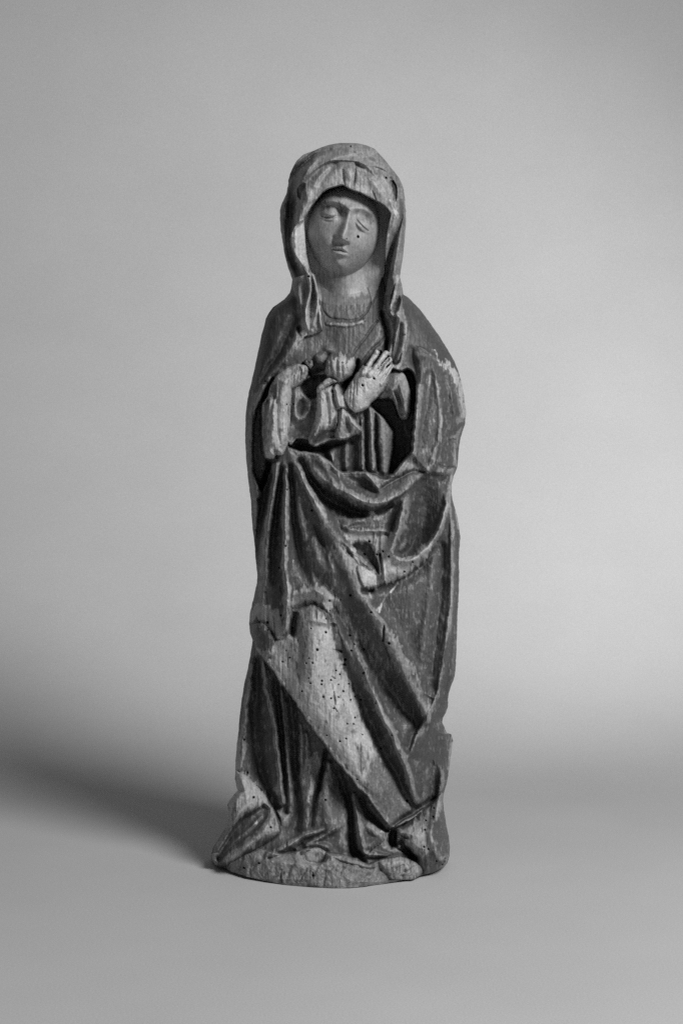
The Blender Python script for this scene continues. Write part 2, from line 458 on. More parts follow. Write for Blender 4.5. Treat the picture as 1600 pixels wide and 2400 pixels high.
inflate([(929,700),(936,690),(938,705),(933,728),(924,735),(921,725)], H - 14, -12, 6, 3)
stroke([(946,690,8,4),(948,720,8,4),(953,757,12,4),(951,790,14,5),(943,820,14,5),(934,842,8,5)], p=1.5)
stroke([(938,760,-18,5),(935,790,-24,6),(927,822,-22,6),(921,848,-12,5)], p=2)
stroke([(898,735,-34,6),(906,768,-44,7),(911,785,-44,6),(908,805,-42,6),(904,820,-24,5)], p=2.2)
bump(945, 785, -8, 4, 2)

# ------------------------------------------------------------------ carving: mantle over the shoulders
stroke([(690,745,-16,14),(672,790,-20,10),(648,835,-20,8),(622,878,-16,7),(600,918,-8,6)], p=2)
stroke([(698,785,12,8,5),(680,815,16,11),(655,850,18,11),(630,885,18,9),(606,920,16,8),(592,955,12,7),(583,1000,8,6),(582,1060,8,6),(586,1110,10,8),(595,1150,12,9),(600,1200,8,8)], p=1.8)
stroke([(640,800,6,14),(620,850,8,12),(603,890,6,10)], p=2)
layer([(711,796),(712,850),(690,862),(668,868),(648,886),(655,862),(680,828),(700,800)], body0 * 0 + 112.0, 4.0, 'mantle')
stroke([(690,815,6,12),(668,850,7,10)], p=2)
# hollow between the mantle and the right arm
layer([(640,886),(627,905),(612,935),(598,968),(594,1010),(592,1060),(592,1100),(600,1125),(612,1150),(625,1120),(636,1085),(620,1072),(614,1040),(612,990),(614,945),(626,928),(634,905),(646,886)], 26.0, 4.0, 'mantle')
# right shoulder: smooth, then the mantle over the arm stands proud of it
armR = [(960,860),(968,815),(985,815),(1010,829),(1035,844),(1060,860),(1073,869),(1100,900),(1110,1000),(1090,1100),(1050,1110),(1000,1106),(985,1090),(965,1062),(965,1010),(971,950),(972,905)]
layer(armR, (body0 + 12.0 * sstep(812, 900, V + 0.5 * (U - 985))).astype(np.float32), 6.0, 'mantle')
stroke([(985,815,6,10,2)[:3] + (2,9),(1010,829,7,2,9),(1035,844,9,2,10),(1060,860,8,2,9),(1073,869,4,2,7)])
stroke([(962,820,-10,8),(968,850,-24,8),(975,890,-12,7)], p=2)
stroke([(990,850,10,12),(985,890,16,13),(980,940,18,12),(974,990,18,10),(969,1030,18,8),(965,1060,14,8)], p=2)
stroke([(1003,880,-8,10),(998,940,-10,10),(990,1000,-10,10),(985,1050,-10,9)], p=2)
stroke([(1012,850,6,8),(1022,890,9,7),(1028,935,10,7),(1031,970,9,7),(1033,1000,12,7),(1024,1040,12,7),(1012,1075,12,8),(1003,1095,10,8)], p=1.7)
stroke([(1040,880,-5,6),(1048,930,-6,6),(1050,970,-6,7),(1045,1010,-8,8)], p=2)
stroke([(1060,875,6,7),(1072,910,8,7),(1080,950,10,7),(1088,985,10,6)], p=1.8)
stroke([(1050,900,4,4),(1058,930,5,4),(1062,965,5,4)])
bump(1085, 985, 8, 10, 9); stroke([(1090,984,-9,4),(1075,1000,-12,6),(1066,1012,-10,6)], p=2)
stroke([(1050,1005,8,7),(1040,1030,6,8),(1028,1075,6,8)])
inflate([(1032,1068),(1036,1045),(1052,1030),(1070,1028),(1073,1090),(1060,1096),(1040,1094),(1030,1085)], H - 4, -6, 9, 2.0)
stroke([(1030,1088,-10,2.5),(1045,1096,-12,2.5),(1068,1095,-9,2.5)])
stroke([(1066,1040,8,6),(1066,1085,9,6)])

# ------------------------------------------------------------------ carving: pleats at the waist and the deep hollow
TM = (L == PID['tunic']).astype(np.float32)
stroke([(811,1010,14,6),(811,1060,18,6),(811,1100,14,6)], mask=TM, p=1.8)
stroke([(829,1020,-12,9),(830,1060,-16,9),(830,1100,-14,9)], mask=TM, p=2)
stroke([(847,985,16,6),(848,1040,20,6),(850,1102,18,6)], mask=TM, p=1.6)
stroke([(856,960,-14,4),(857,1040,-18,4.5),(860,1102,-16,4.5)], mask=TM, p=2)
stroke([(868,960,16,7),(871,1030,20,7),(874,1102,18,7)], mask=TM, p=1.8)
stroke([(879,970,-16,3.5),(882,1030,-22,4),(886,1102,-18,4)], mask=TM, p=2)
stroke([(893,975,16,10),(897,1030,20,11),(900,1102,14,10)], mask=TM, p=2)
layer([(862,938),(880,960),(905,986),(921,1010),(921,1050),(912,1112),(920,1112),(945,1076),(963,1057),(967,1010),(972,945),(973,895),(962,870),(945,870),(930,930),(890,935)], 18.0, 5.0, 'tunic')
stroke([(700,1048,-26,8),(740,1055,-28,8),(780,1040,-24,7),(820,1036,-18,6)], p=2)
stroke([(760,1050,-20,8),(764,1075,-18,8)], p=2)
stroke([(735,1060,14,10),(770,1085,10,9)], p=2)
stroke([(775,1060,16,6),(782,1085,18,6),(786,1100,12,6)], p=1.7)

# left sleeve hanging behind the left hand
inflate([(900,880),(925,868),(946,874),(957,898),(964,922),(962,955),(952,985),(940,987),(932,965),(920,940),(908,930),(890,934),(885,915)], 90.0, 44, 30, 2.0, 'hanging_sleeve', power=1.8)
stroke([(924,920,-10,5),(934,935,-18,5),(942,970,-16,5)], p=2)
stroke([(938,905,12,4),(948,940,10,5),(950,970,6,4)])
stroke([(918,915,10,5),(926,940,12,5),(935,972,10,4)])

# ------------------------------------------------------------------ carving: right sleeve, cuffs, stump and both hands
sleeve = [(679,910),(700,905),(716,890),(735,880),(750,872),(775,868),(800,905),(815,945),(833,965),(843,1008),(828,1020),(806,1030),(790,1028),(770,1033),(751,1043),(734,1049),(726,1040),(722,1030),(694,1031),(676,1044)]
layer(sleeve, 118.0 + (body0 - 140) * 0.25, 2.2, 'sleeve')
inflate([(716,892),(740,880),(765,880),(757,905),(745,930),(728,935),(712,925),(705,905)], 64.0, -16, 14, 4)
stroke([(690,915,6,8),(692,945,14,5),(692,970,16,5),(700,985,14,5),(712,980,12,5),(722,960,12,6),(728,940,8,6)], p=1.8)
inflate([(702,938),(710,930),(716,940),(713,960),(706,975),(700,968),(699,952)], H - 6, -8, 8, 4.5)
stroke([(700,1010,-16,14),(690,1025,-14,10)], p=2)
# cuff of the left forearm, broad folds running down to the lower left
inflate([(744,915),(765,905),(790,900),(806,925),(812,950),(806,985),(790,1003),(770,1010),(745,1022),(728,1043),(722,1030),(726,1010),(735,985),(742,950)], 128.0, 36, 22, 2.0, 'sleeve')
stroke([(748,935,8,9),(752,970,10,9),(744,1005,8,8)], p=2)
stroke([(764,925,-8,5),(766,960,-8,6),(768,990,-6,6)], p=2)
stroke([(779,918,-22,4),(783,945,-14,4),(790,960,-10,4),(788,980,-14,4),(778,1005,-16,5)], p=2)
stroke([(790,920,12,6),(795,950,10,7)], p=2)
inflate([(790,960),(806,955),(822,968),(846,1010),(828,1021),(806,1030),(790,1028),(782,1015),(790,990)], 122.0, 28, 16, 2.0, 'sleeve')
stroke([(802,960,14,6),(800,985,14,7),(797,1005,6,7)], p=1.8)
stroke([(812,960,8,5),(825,985,12,5),(842,1008,12,5)], p=1.6)
stroke([(812,985,-14,6),(815,1010,-14,7)], p=2)
stroke([(828,975,-10,6),(838,995,-10,6)], p=2)
stroke([(740,1020,10,8),(765,1012,12,9),(785,1003,8,8)], p=2)
stroke([(735,1045,10,4),(760,1036,10,4),(785,1027,10,4),(815,1028,10,4)], p=1.8)
# cuff band and the knob of the broken hand
inflate([(742,925),(744,908),(760,890),(785,880),(798,884),(796,895),(775,902),(757,914)], 142.0, 26, 10, 1.8, 'cuff')
stroke([(762,896,-8,2.2),(785,886,-8,2.2)])
inflate([(765,880),(760,862),(764,845),(775,833),(795,829),(815,832),(828,842),(833,857),(828,875),(815,890),(795,897),(780,888)], 130.0, 46, 26, 1.8, 'broken_hand')
for a in [((775,850),(778,880)),((788,842),(790,882)),((802,850),(801,885)),((812,842),(808,852))]:
    stroke([a[0] + (-9,2.6), a[1] + (-9,2.6)])
bump(770, 838, -12, 7, 9); bump(790, 836, -10, 5, 4); bump(768, 856, -8, 5, 5)
inflate([(738,835),(748,826),(760,828),(762,845),(755,856),(744,852)], 112.0, 22, 10, 2, 'broken_hand')
bump(768, 818, 10, 10, 8)
stroke([(781,905,-24,3.2),(777,918,-14,3)], p=2)
# dark gap between knob and left hand
stroke([(838,845,-40,4),(830,870,-50,6),(815,895,-62,8),(802,912,-66,9),(800,922,-40,6)], p=2.3)
# right arm: long roll with broken hand at its top
inflate([(648,882),(636,901),(628,927),(617,941),(614,983),(615.5,1011),(619,1050),(626,1073),(640,1077),(646,1067),(660,1066),(668,1053),(677,1034),(680,992),(680,944),(683,911),(698,905),(716,889),(724,868),(714,856),(701,853),(675,861)], 118.0, 62, 34, 2.0, 'arm', power=2.2)
stroke([(655,900,-4,6),(652,930,-7,4),(649,965,-10,4),(650,1000,-9,4),(655,1040,-6,5)], p=2)
stroke([(640,930,-6,4),(634,970,-8,4),(630,1010,-6,4)], p=2)
stroke([(668,900,7,8),(668,960,7,8),(668,1020,7,8)], p=2)
stroke([(641,950,6,6),(641,1000,7,7),(638,1035,6,7)], p=2)
inflate([(618,945),(628,931),(630,950),(625,990),(624,1020),(619,1040),(615,1010),(614,980)], H - 10, -12, 8, 3)
bump(641, 913, -9, 8, 14); stroke([(646,935,-6,5),(648,945,-5,4)])
stroke([(633,1056,8,6),(640,1066,10,5)]); stroke([(645,1060,-16,3),(647,1072,-14,3)]); bump(655, 1050, -8, 5, 6)
stroke([(685,868,-10,8),(700,862,-8,5)], p=2); stroke([(708,862,10,5),(712,878,8,6)], p=2)
for a in [((700,870),(696,895)),((706,868),(704,890)),((690,880),(688,900)),((716,866),(715,882))]:
    stroke([a[0] + (-7,1.8), a[1] + (-7,1.8)])
inflate([(710,848),(722,840),(733,845),(735,858),(728,866),(718,858)], 118.0, 26, 9, 1.8, 'arm')
bump(722, 850, -12, 6, 5)
stroke([(724,872,-30,5),(735,880,-30,7),(748,870,-24,6)], p=2)
# left hand laid on the breast
hand = [(808,942),(806,924),(816,903),(828,884),(838,870),(850,856),(866,862),(890,868),(916,860),(909,884),(897,911),(882,933),(858,957),(833,967),(818,957)]
inflate(hand, 134.0, 42, 30, 1.8, 'hand', power=1.9)
capsule((852,874), (882,827), 8.0, 6.5, 180, 158, 'hand')
capsule((866,878), (904,828), 8.5, 6.8, 183, 160, 'hand')
capsule((879,886), (911,843), 8.0, 6.0, 178, 154, 'hand')
capsule((890,899), (916,859), 7.0, 5.2, 170, 148, 'hand')
stroke([(892,826,-16,2.6),(878,848,-24,2.8),(868,864,-10,2.4)], p=2); stroke([(910,838,-18,2.8),(896,860,-26,3),(883,880,-12,2.6)], p=2); stroke([(916,856,-12,2.4),(902,877,-18,2.6),(895,890,-8,2.2)], p=2)
stroke([(820,905,-6,1.6),(818,950,-5,1.6)]); stroke([(828,890,-6,1.6),(826,955,-5,1.6)]); stroke([(836,885,-5,1.4),(834,925,-4,1.4)]); stroke([(812,915,-5,1.5),(812,945,-5,1.5)])
stroke([(826,966,6,4),(840,962,8,4),(850,954,6,4)]); stroke([(815,945,8,4),(828,958,8,4)])

# ------------------------------------------------------------------ carving: the mantle gathered across the hips
# upper roll swinging from the waist to the right elbow
stroke([(700,1098,5.6,10.0),(757,1118,11.2,12.0),(800,1145,19.6,14.0),(840,1166,22.4,14.0),(880,1172,25.2,14.0),(930,1150,25.2,15.0),(965,1124,19.6,12.0),(1000,1106,11.2,9.0)], p=2.2)
stroke([(757,1125,5,4,1.5),(788,1147,10,7,1.6),(818,1158,16,9,1.6),(838,1171,18,9,1.6),(860,1180,18,9,1.6),(880,1182,18,9,1.6)[:3] + (9,1.6),(906,1176,18,9,1.6),(934,1161,16,9,1.6),(955,1146,12,8,1.6),(972,1128,5,6,1.8)], p=1.8)
stroke([(806,1113,-8,12),(830,1124,-16,15),(856,1140,-18,14),(876,1150,-8,9)], p=2)
stroke([(858,1112,10,7),(876,1130,12,7),(890,1146,10,6)], p=2)
stroke([(991,1106,-12,3.0,5),(963,1108,-14,3,6),(934,1121,-14,3,6),(914,1131,-12,3,6),(893,1147,-8,3,5)], p=2)
stroke([(965,1062,10,7),(940,1092,14,9),(918,1116,14,9),(896,1132,10,8)], p=2)
bump(951, 1078, -6, 7, 12, 35)
stroke([(790,1105,6,4),(800,1140,8,5)])
stroke([(757,1085,6,8),(776,1118,8,7),(784,1140,6,6)], p=2)
# deep shadowed valley under it
stroke([(705,1080,-28.5,8.8),(718,1105,-44.2,9.9),(735,1135,-50.6,12.1),(765,1165,-53.4,15.4),(800,1186,-55.2,16.5),(840,1203,-50.6,13.2),(880,1200,-33.1,8.8),(915,1184,-22.1,6.6)], p=2.2)
# flat facets below, chipped edge
stroke([(812,1232,8,10,4),(850,1215,14,10,6),(880,1196,14,10,8),(930,1180,10,10,8)], p=1.8)
stroke([(806,1236,8,6),(840,1246,10,8,4),(875,1243,12,8,4),(905,1248,12,8,4),(920,1252,8,6,4)], p=1.8)
stroke([(932,1183,-14,8),(924,1212,-22,10),(915,1238,-20,10),(906,1250,-8,8)], p=2)
# ridge A and the long trough to its right, ridge B outside
stroke([(960,1140,12.0,16.0),(945,1190,31.2,16.0),(935,1235,40.8,14.0),(924,1268,37.2,11.0),(915,1292,26.4,9.0)], p=1.9)
stroke([(1000,1120,-15.2,24.2),(995,1170,-45.6,28.6),(990,1215,-60.8,28.6),(978,1255,-66.7,24.2),(962,1285,-51.5,17.6),(945,1300,-26.9,11.0)], p=2.2)
stroke([(1068,1098,16.8,6.0),(1060,1130,28.8,8.0,8.0),(1052,1165,37.2,10.0,9.0),(1043,1200,40.8,10.0,8.0),(1033,1230,43.2,10.0,8.0),(1023,1254,43.2,11.0,8.0),(1005,1275,37.2,13.0,8.0),(982,1296,34.8,14.0,9.0),(955,1312,31.2,12.0,10.0),(930,1310,22.8,10.0,10.0)], p=1.9)
stroke([(972,1238,-6,7),(967,1268,-10,8),(955,1290,-9,8),(940,1300,-4,6)], p=2)
stroke([(952,1240,8,8),(950,1270,10,8),(938,1290,8,7)], p=2)
stroke([(1048,1118,-12,5),(1038,1128,-14,6)], p=2)
stroke([(1040,1105,8,8),(1048,1120,6,6)])
# bare band under the U, its lower edge undercut
stroke([(900,1345,8,14),(935,1335,16,18),(965,1320,14,14),(1000,1290,10,12)], p=2.2)
stroke([(870,1384,-12,9),(896,1374,-20,4,15),(940,1358,-24,4,18),(985,1327,-20,4,15),(1012,1290,-10,4,10),(1020,1272,-5,4,6)], p=2)
stroke([(886,1250,-4,3),(888,1285,-7,3),(893,1325,-9,3.2),(898,1368,-7,3.2)], p=2)
stroke([(878,1250,5,3),(876,1280,6,3)]); stroke([(895,1300,6,3),(900,1360,6,3)])
# lens pocket
inflate([(821,1279),(838,1270),(860,1271),(872,1282),(882,1305),(888,1345),(874,1330),(855,1310),(835,1297)], H - 8, -16, 15, 4.5)
stroke([(822,1281,10,4),(835,1299,8,4),(852,1318,8,5),(870,1333,6,5)], p=1.8)
inflate([(836,1325),(860,1330),(884,1346),(886,1372),(868,1382),(850,1376),(838,1350)], H + 2, 14, 16, 4)
stroke([(850,1384,-18,6),(870,1386,-20,5)], p=2)
# large flat of cloth at the lower right with its pale streaks
stroke([(905,1415,-10,30),(940,1480,-16,34),(985,1560,-18,26),(1005,1600,-12,16)], p=2)
stroke([(1015,1310,8,10),(1010,1380,10,12),(998,1460,10,13),(985,1540,6,12)], p=2)
stroke([(1036,1280,-20.8,8.0),(1034,1360,-23.4,9.0),(1026,1440,-23.4,10.0),(1018,1520,-18.2,9.0),(1010,1580,-10.4,8.0)], p=2)
stroke([(1057,1190,12.0,5.0),(1058,1240,19.2,5.0),(1058,1300,24.0,6.0),(1058,1370,24.0,6.0),(1054,1430,24.0,6.0),(1047,1490,24.0,8.0,6.0),(1037,1545,24.0,10.0,5.0),(1030,1595,21.6,8.0,4.0),(1023,1632,19.2,7.0,4.0),(1008,1666,19.2,8.0,4.0),(996,1693,16.8,8.0,4.0),(978,1716,14.4,7.0,4.0),(968,1742,10.8,6.0,4.0),(954,1775,6.0,5.0,4.0)], p=1.8)
stroke([(1068,1220,-10,4),(1068,1300,-12,4),(1068,1370,-12,4),(1062,1450,-10,5),(1056,1520,-12,6),(1046,1590,-16,8),(1034,1650,-18,10)], p=2)
stroke([(1066,1180,8,4),(1074,1230,8,4)])
bump(1060, 1588, 8, 5, 12)
# corner where two folds meet
stroke([(989,1620,6,5),(1005,1628,9,5),(1020,1634,10,5)], p=1.8)
bump(1004, 1655, 12, 14, 20, 20)
# diagonal roll
stroke([(700,1092,16.1,8.0),(712,1120,25.3,9.0),(724,1145,27.6,10.0),(736,1170,29.9,11.0),(748,1196,29.9,13.0),(762,1226,27.6,16.0),(785,1262,23.0,20.0),(806,1300,20.7,22.0),(828,1350,23.0,22.0),(850,1400,27.6,22.0),(880,1450,32.2,21.0),(912,1500,34.5,20.0),(942,1555,34.5,18.0),(968,1610,32.2,16.0),(988,1650,27.6,14.0),(998,1685,16.1,12.0)], p=2.4)
stroke([(820,1290,10,8,4),(845,1325,8,8,4)])
stroke([(800,1278,-8,5),(822,1300,-10,5)], p=2)
stroke([(860,1418,6,6),(884,1448,8,6),(904,1470,10,7,5)[:3] + (5,8),(924,1498,12,5,9),(945,1533,12,5,9),(965,1561,12,5,9),(980,1592,12,5,9),(989,1618,10,5,8)], p=1.6)
# long valley below the roll
stroke([(738,1330,-12.4,12.0),(760,1370,-24.8,15.6),(785,1415,-32.2,18.0),(815,1465,-37.2,20.4),(850,1520,-38.4,21.6),(885,1575,-37.2,21.6),(920,1625,-36.0,21.6),(950,1665,-34.1,19.2),(975,1695,-27.9,15.6),(962,1730,-17.4,12.0),(955,1755,-11.2,8.4)], p=2.2)
stroke([(900,1515,-7,2.5),(915,1548,-8,2.5),(925,1580,-6,2.5)])
# ridge R2
stroke([(742,1385,12.6,9.9),(768,1400,16.2,11.0),(790,1412,18.9,12.1),(808,1445,18.9,12.1),(828,1485,20.7,12.1),(840,1530,22.5,12.1,11.0),(852,1565,25.2,12.1,9.9),(866,1603,27.0,12.1,8.8),(884,1645,28.8,13.2,8.8),(899,1682,30.6,13.2,7.7),(917,1718,30.6,14.3,7.7),(933,1758,30.6,14.3,7.7),(950,1797,28.8,13.2,7.7),(962,1834,25.2,12.1,7.7),(972,1875,12.6,9.9,6.6)], p=1.9)
stroke([(872,1590,-6,4),(890,1630,-8,5),(908,1672,-8,5)], p=2)
# valley V2 between knee and R2
stroke([(776,1462,-7.4,3.6,4.8),(786,1470,-11.2,6.0),(792,1500,-15.5,9.6),(806,1545,-21.7,13.2),(822,1585,-24.8,15.6),(842,1630,-29.8,16.8),(862,1680,-32.2,16.8),(884,1728,-32.2,15.6),(906,1776,-31.0,14.4),(928,1816,-27.9,13.2),(948,1855,-23.6,10.8),(970,1893,-15.5,8.4)], p=2.2)
stroke([(735,1455,6,3,6)[:3] + (3,7),(760,1458,9,3,7),(782,1459,9,3,7)], p=1.8)
stroke([(781,1462,-10,2.5),(783,1486,-12,3)])
# knee
bump(735, 1535, 40, 46, 110, 8)
bump(792, 1690, 28, 42, 120, -30)
stroke([(650,1560,6,16),(690,1610,8,20),(740,1680,8,22),(800,1760,8,22),(870,1850,8,20)], p=2)
stroke([(690,1480,-8,8),(704,1510,-8,8),(700,1560,-6,8)], p=2)
# panel between R2 and the right strip
stroke([(965,1780,-6,10),(985,1800,6,14),(995,1850,4,12)], p=2)

# ------------------------------------------------------------------ carving: tubes below the right arm
stroke([(636,1085,-40.8,8.8),(630,1110,-54.4,11.0),(620,1157,-56.8,12.1),(611,1220,-52.0,11.0),(607,1271,-40.8,8.8),(606,1320,-21.6,6.6)], p=2.2)
stroke([(647,1090,18,6),(642,1140,26,7),(633,1195,26,8),(626,1252,23,8),(622,1310,18,9),(618,1370,16,12),(612,1420,18,14)], p=1.9)
stroke([(661,1095,-21.0,5.5),(656,1130,-27.3,6.6),(648,1195,-29.4,7.7),(643,1255,-25.2,8.8),(641,1310,-16.8,8.8),(640,1360,-8.4,8.8)], p=2.1)
stroke([(671,1110,18,5),(671,1145,29,6),(669,1180,31,7),(668,1250,31,8),(667,1310,29,9),(672,1370,29,10),(673,1430,29,10),(669,1475,23,8)], p=1.8)
stroke([(680,1090,-20.3,5.8),(683,1140,-26.6,8.0),(688,1200,-28.7,10.3),(696,1260,-28.7,12.6),(708,1320,-26.6,14.9),(722,1362,-16.1,13.8)], p=2.1)
stroke([(697,1180,8,6),(706,1220,9,7),(713,1262,7,7)], p=2)
stroke([(736,1230,-4,3),(752,1262,-10,5),(760,1275,-8,5)], p=2)
stroke([(735,1270,6,12),(748,1320,8,12),(756,1350,6,10)], p=2)
stroke([(780,1340,6,6),(770,1300,6,8)])
# gathered edge above the knee
stroke([(690,1390,12,14),(730,1385,14,12),(760,1395,12,12)], p=2)
stroke([(685,1432,-14,7),(705,1420,-18,7),(735,1414,-16,6),(760,1432,-12,6),(775,1448,-10,5)], p=2)
stroke([(694,1440,-34,7),(690,1465,-38,8),(686,1485,-26,7)], p=2.2)
stroke([(676,1490,-6,3),(660,1498,-10,3),(648,1500,-8,3)])
stroke([(622,1390,-5,3),(626,1460,-5,3)])
# knob at the left edge
inflate([(588,1470),(600,1459),(615,1462),(630,1478),(643,1498),(641,1525),(632,1540),(615,1538),(602,1518),(592,1500)], H + 2, 22, 24, 3)
stroke([(590,1464,-6,3),(606,1455,-8,3),(622,1462,-9,3),(636,1482,-9,3),(645,1500,-7,3)])

# ------------------------------------------------------------------ carving: skirt under the hem
hem = [(600,1521),(615.5,1542),(636.5,1567),(656,1597),(675,1622),(697,1655),(723,1696),(750,1730),(766,1753),(788,1786),(820,1824),(834,1841),(865,1876),(892,1912),(913,1939)]
skirt = [(592,1504)] + hem + [(905,1965),(880,1985),(850,2010),(760,2010),(640,2010),(560,2000),(470,2040),(470,1860),(520,1700)]
Hs = (body0 * 0.47 + 2 + sstep(1780, 1990, V) * 66).astype(np.float32)
layer(skirt, Hs, 1.8, 'skirt')
P = catmull([p + (0, 1) for p in hem])
stroke([p + (4, 8, 1.6) for p in hem], p=1.8)
SM = (L == PID['skirt']).astype(np.float32)
stroke([(588,1560,12,6),(582,1620,14,7),(572,1690,16,9),(564,1750,16,10),(560,1800,14,10)], p=2, mask=SM)
stroke([(604,1545,-29,8),(604,1600,-41,13),(600,1670,-46,18),(602,1740,-46,20),(610,1800,-46,18),(628,1850,-43,14),(650,1890,-41,10)], p=2.2, mask=SM)
stroke([(616,1548,24,6),(622,1600,32,7),(634,1650,35,7),(643,1705,35,7),(649,1765,35,7),(657,1820,32,7),(664,1880,22,8)], p=1.7, mask=SM)
stroke([(629,1570,5,2),(636,1625,7,2.2),(643,1680,7,2.2),(648,1720,5,2)], mask=SM)
stroke([(645,1590,-16,6),(653,1660,-22,7),(659,1720,-24,7),(664,1790,-24,7),(669,1850,-22,7),(670,1900,-20,8)], p=2.1, mask=SM)
stroke([(659,1605,21,4),(663,1657,26,4.5),(669,1724,26,4.5),(674,1782,26,5),(678,1850,23,5),(680,1900,16,6)], p=1.6, mask=SM)
stroke([(680,1640,-22,9),(688,1700,-29,10),(691,1770,-31,9),(693,1840,-31,9),(696,1910,-37,14),(690,1945,-44,20)], p=2.1, mask=SM)
stroke([(704,1700,10,4),(706,1770,10,5),(707,1840,8,5)], p=1.8, mask=SM)
stroke([(718,1720,10,5),(722,1770,12,8),(728,1830,22,12),(722,1880,20,10)], p=2, mask=SM)
stroke([(764,1758,-20,4),(758,1795,-26,5),(750,1830,-28,5),(740,1868,-26,5.5),(733,1900,-20,6),(728,1935,-16,6)], p=2.1, mask=SM)
stroke([(770,1790,22,7),(765,1830,26,12),(762,1880,30,20),(775,1925,28,26)], p=2.2, mask=SM)
stroke([(790,1805,-20,7),(806,1850,-28,9),(818,1880,-34,8),(822,1920,-40,9),(823,1960,-44,11),(830,1995,-44,11),(848,2017,-34,9)], p=2.2, mask=None)
stroke([(829,1862,12,4),(834,1900,20,6),(842,1945,24,8),(850,1985,22,10)], p=1.8, mask=SM)
stroke([(845,1870,-18,5),(862,1905,-30,7),(885,1930,-32,6),(905,1946,-20,4)], p=2.1, mask=SM)
stroke([(865,1940,14,14),(890,1960,14,14),(870,1985,12,14)], p=2, mask=SM)

# ------------------------------------------------------------------ carving: base
vb = np.interp(U, [495,518,543,576,623,671,729,780,818,870,914,952,979,1000,1019,1034,1053],
                  [2030,2038,2050,2061,2069,2075,2080,2082.4,2082.4,2076,2071,2067,2061,2052,2046,2038,2028])
Fl = floor_depth(vb).astype(np.float32)
up = np.clip((vb - V), 0, 400)
top_h = np.interp(U, [495,560,620,700,760,830,900,985,1053], [26,40,52,50,46,48,50,52,70])
Hb0 = (Fl - 0.10 * up - 0.9 * np.clip(up - top_h, 0, 200)).astype(np.float32)
Hb = Fl - 0.10 * up - 0.9 * np.clip(up - top_h + 14 * fbm(U / 40, V / 30, 5, 3), 0, 200) + 5 * fbm(U / 14, V / 22, 15, 3) * np.clip(up / 12, 0, 1)
base_top = [(480,2020),(510,2024),(560,2010),(600,1990),(640,1998),(680,2000),(712,1990),(740,1990),(770,2000),(800,2002),(840,2018),(862,2026),(884,2018),(930,2008),(975,2020),(1000,2034),(1060,2030),(1060,2100),(480,2100)]
layer(base_top, Hb.astype(np.float32), 3.0, 'base')
# lower-left spill of cloth
spill = [(545,1800),(560,1812),(583,1818),(606,1845),(628,1868),(643,1890),(654,1916),(657,1950),(640,1968),(600,1992),(560,2012),(520,2036),(505,2034),(485,2020),(485,1990),(515,1930),(520,1880),(540,1850)]
inflate(spill, np.clip(Hb0, 60, 128), 46, 48, 2.5, 'mantle', power=1.8)
inflate([(618,1884),(634,1896),(628,1915),(614,1936),(576,1968),(537,1999),(513,2022),(504,2018),(508,2000),(529,1962),(557,1922),(598,1897)], H - 6, -22, 22, 8)
stroke([(612,1912,10,4),(580,1946,12,5),(545,1976,12,5),(518,2004,8,5)], p=1.8)
stroke([(640,1915,12,7),(610,1955,14,8),(575,1985,14,8),(535,2014,12,7)], p=1.9)
stroke([(590,1880,10,12),(560,1905,10,10),(532,1945,8,9)], p=2)
stroke([(552,1858,-14,5),(540,1885,-18,5),(538,1905,-16,5),(532,1935,-12,4)], p=2)
# hem ridges on the ground, shoe tip
stroke([(628,2004,10,9,6),(650,1994,18,10,6),(680,1980,22,10,6),(705,1962,24,9,6),(730,1953,22,8,6),(752,1946,12,7,6)], p=1.9)
stroke([(715,1978,10,6),(745,1963,18,6),(775,1947,20,6),(790,1938,12,6)], p=1.8)
stroke([(700,1984,-12,5),(730,1966,-14,4),(760,1952,-12,4)], p=2)
stroke([(672,1975,-8,1.6),(670,1990,-10,1.6)])
stroke([(630,2010,-14,5),(660,2004,-12,5),(690,1996,-10,5)], p=2)
inflate([(711,2004),(718,1993),(735,1987),(752,1988),(764,1997),(767,2008),(760,2019),(742,2026),(725,2024),(714,2016)], np.full(shape, 150, np.float32), 12, 9, 2.5, 'shoe', power=2.0)
stroke([(706,1998,-16,5),(709,2014,-14,5),(720,2027,-8,5)], p=2)
stroke([(712,1984,5,5),(745,1978,10,6),(770,1988,11,7),(779,2008,8,7)], p=2)
stroke([(743,1989,-3,1.3),(744,2024,-3,1.3)])
stroke([(850,1998,14,7),(858,2002,16,6),(880,2003,12,5),(906,2006,8,5)], p=1.9)
stroke([(862,2010,-8,4),(890,2012,-8,4),(912,2010,-6,4)], p=2)
stroke([(782,2010,-8,3),(805,2022,-10,3),(850,2035,-10,3),(880,2038,-6,3)], p=2)
# right: cloth spilling over the base
rsp = [(914,1944),(935,1938),(965,1920),(990,1900),(1012,1882),(1024,1868),(1040,1858),(1060,1900),(1062,1990),(1058,2030),(1030,2045),(1000,2053),(985,2052),(978,2030),(970,2012),(940,1992),(925,1985),(935,1965)]
inflate(rsp, np.clip(Hb, 70, 150) * 0.4 + 66, 56, 46, 2.2, 'mantle', power=1.8)
stroke([(1032,1868,16,7),(1028,1885,18,8),(1018,1920,18,10),(1009,1950,20,10),(1018,1988,18,9),(1034,2016,14,8)], p=1.7)
stroke([(1032,1940,-16,9),(1040,1980,-18,8),(1042,2005,-12,7)], p=2)
stroke([(985,1935,6,20),(975,1970,8,20)], p=2)
stroke([(908,1949,-14,6,3),(930,1931,-26,8,3),(960,1911,-32,10,3.5),(990,1893,-34,11,3.5),(1010,1878,-30,10,4)], p=2)
stroke([(1014,1882,-20,14,5),(1021,1855,-28,20,6),(1022,1828,-20,20,8),(1018,1800,-8,16,9)], p=2)
stroke([(1034,1800,10,8),(1038,1830,14,8),(1034,1860,14,7)], p=1.9)
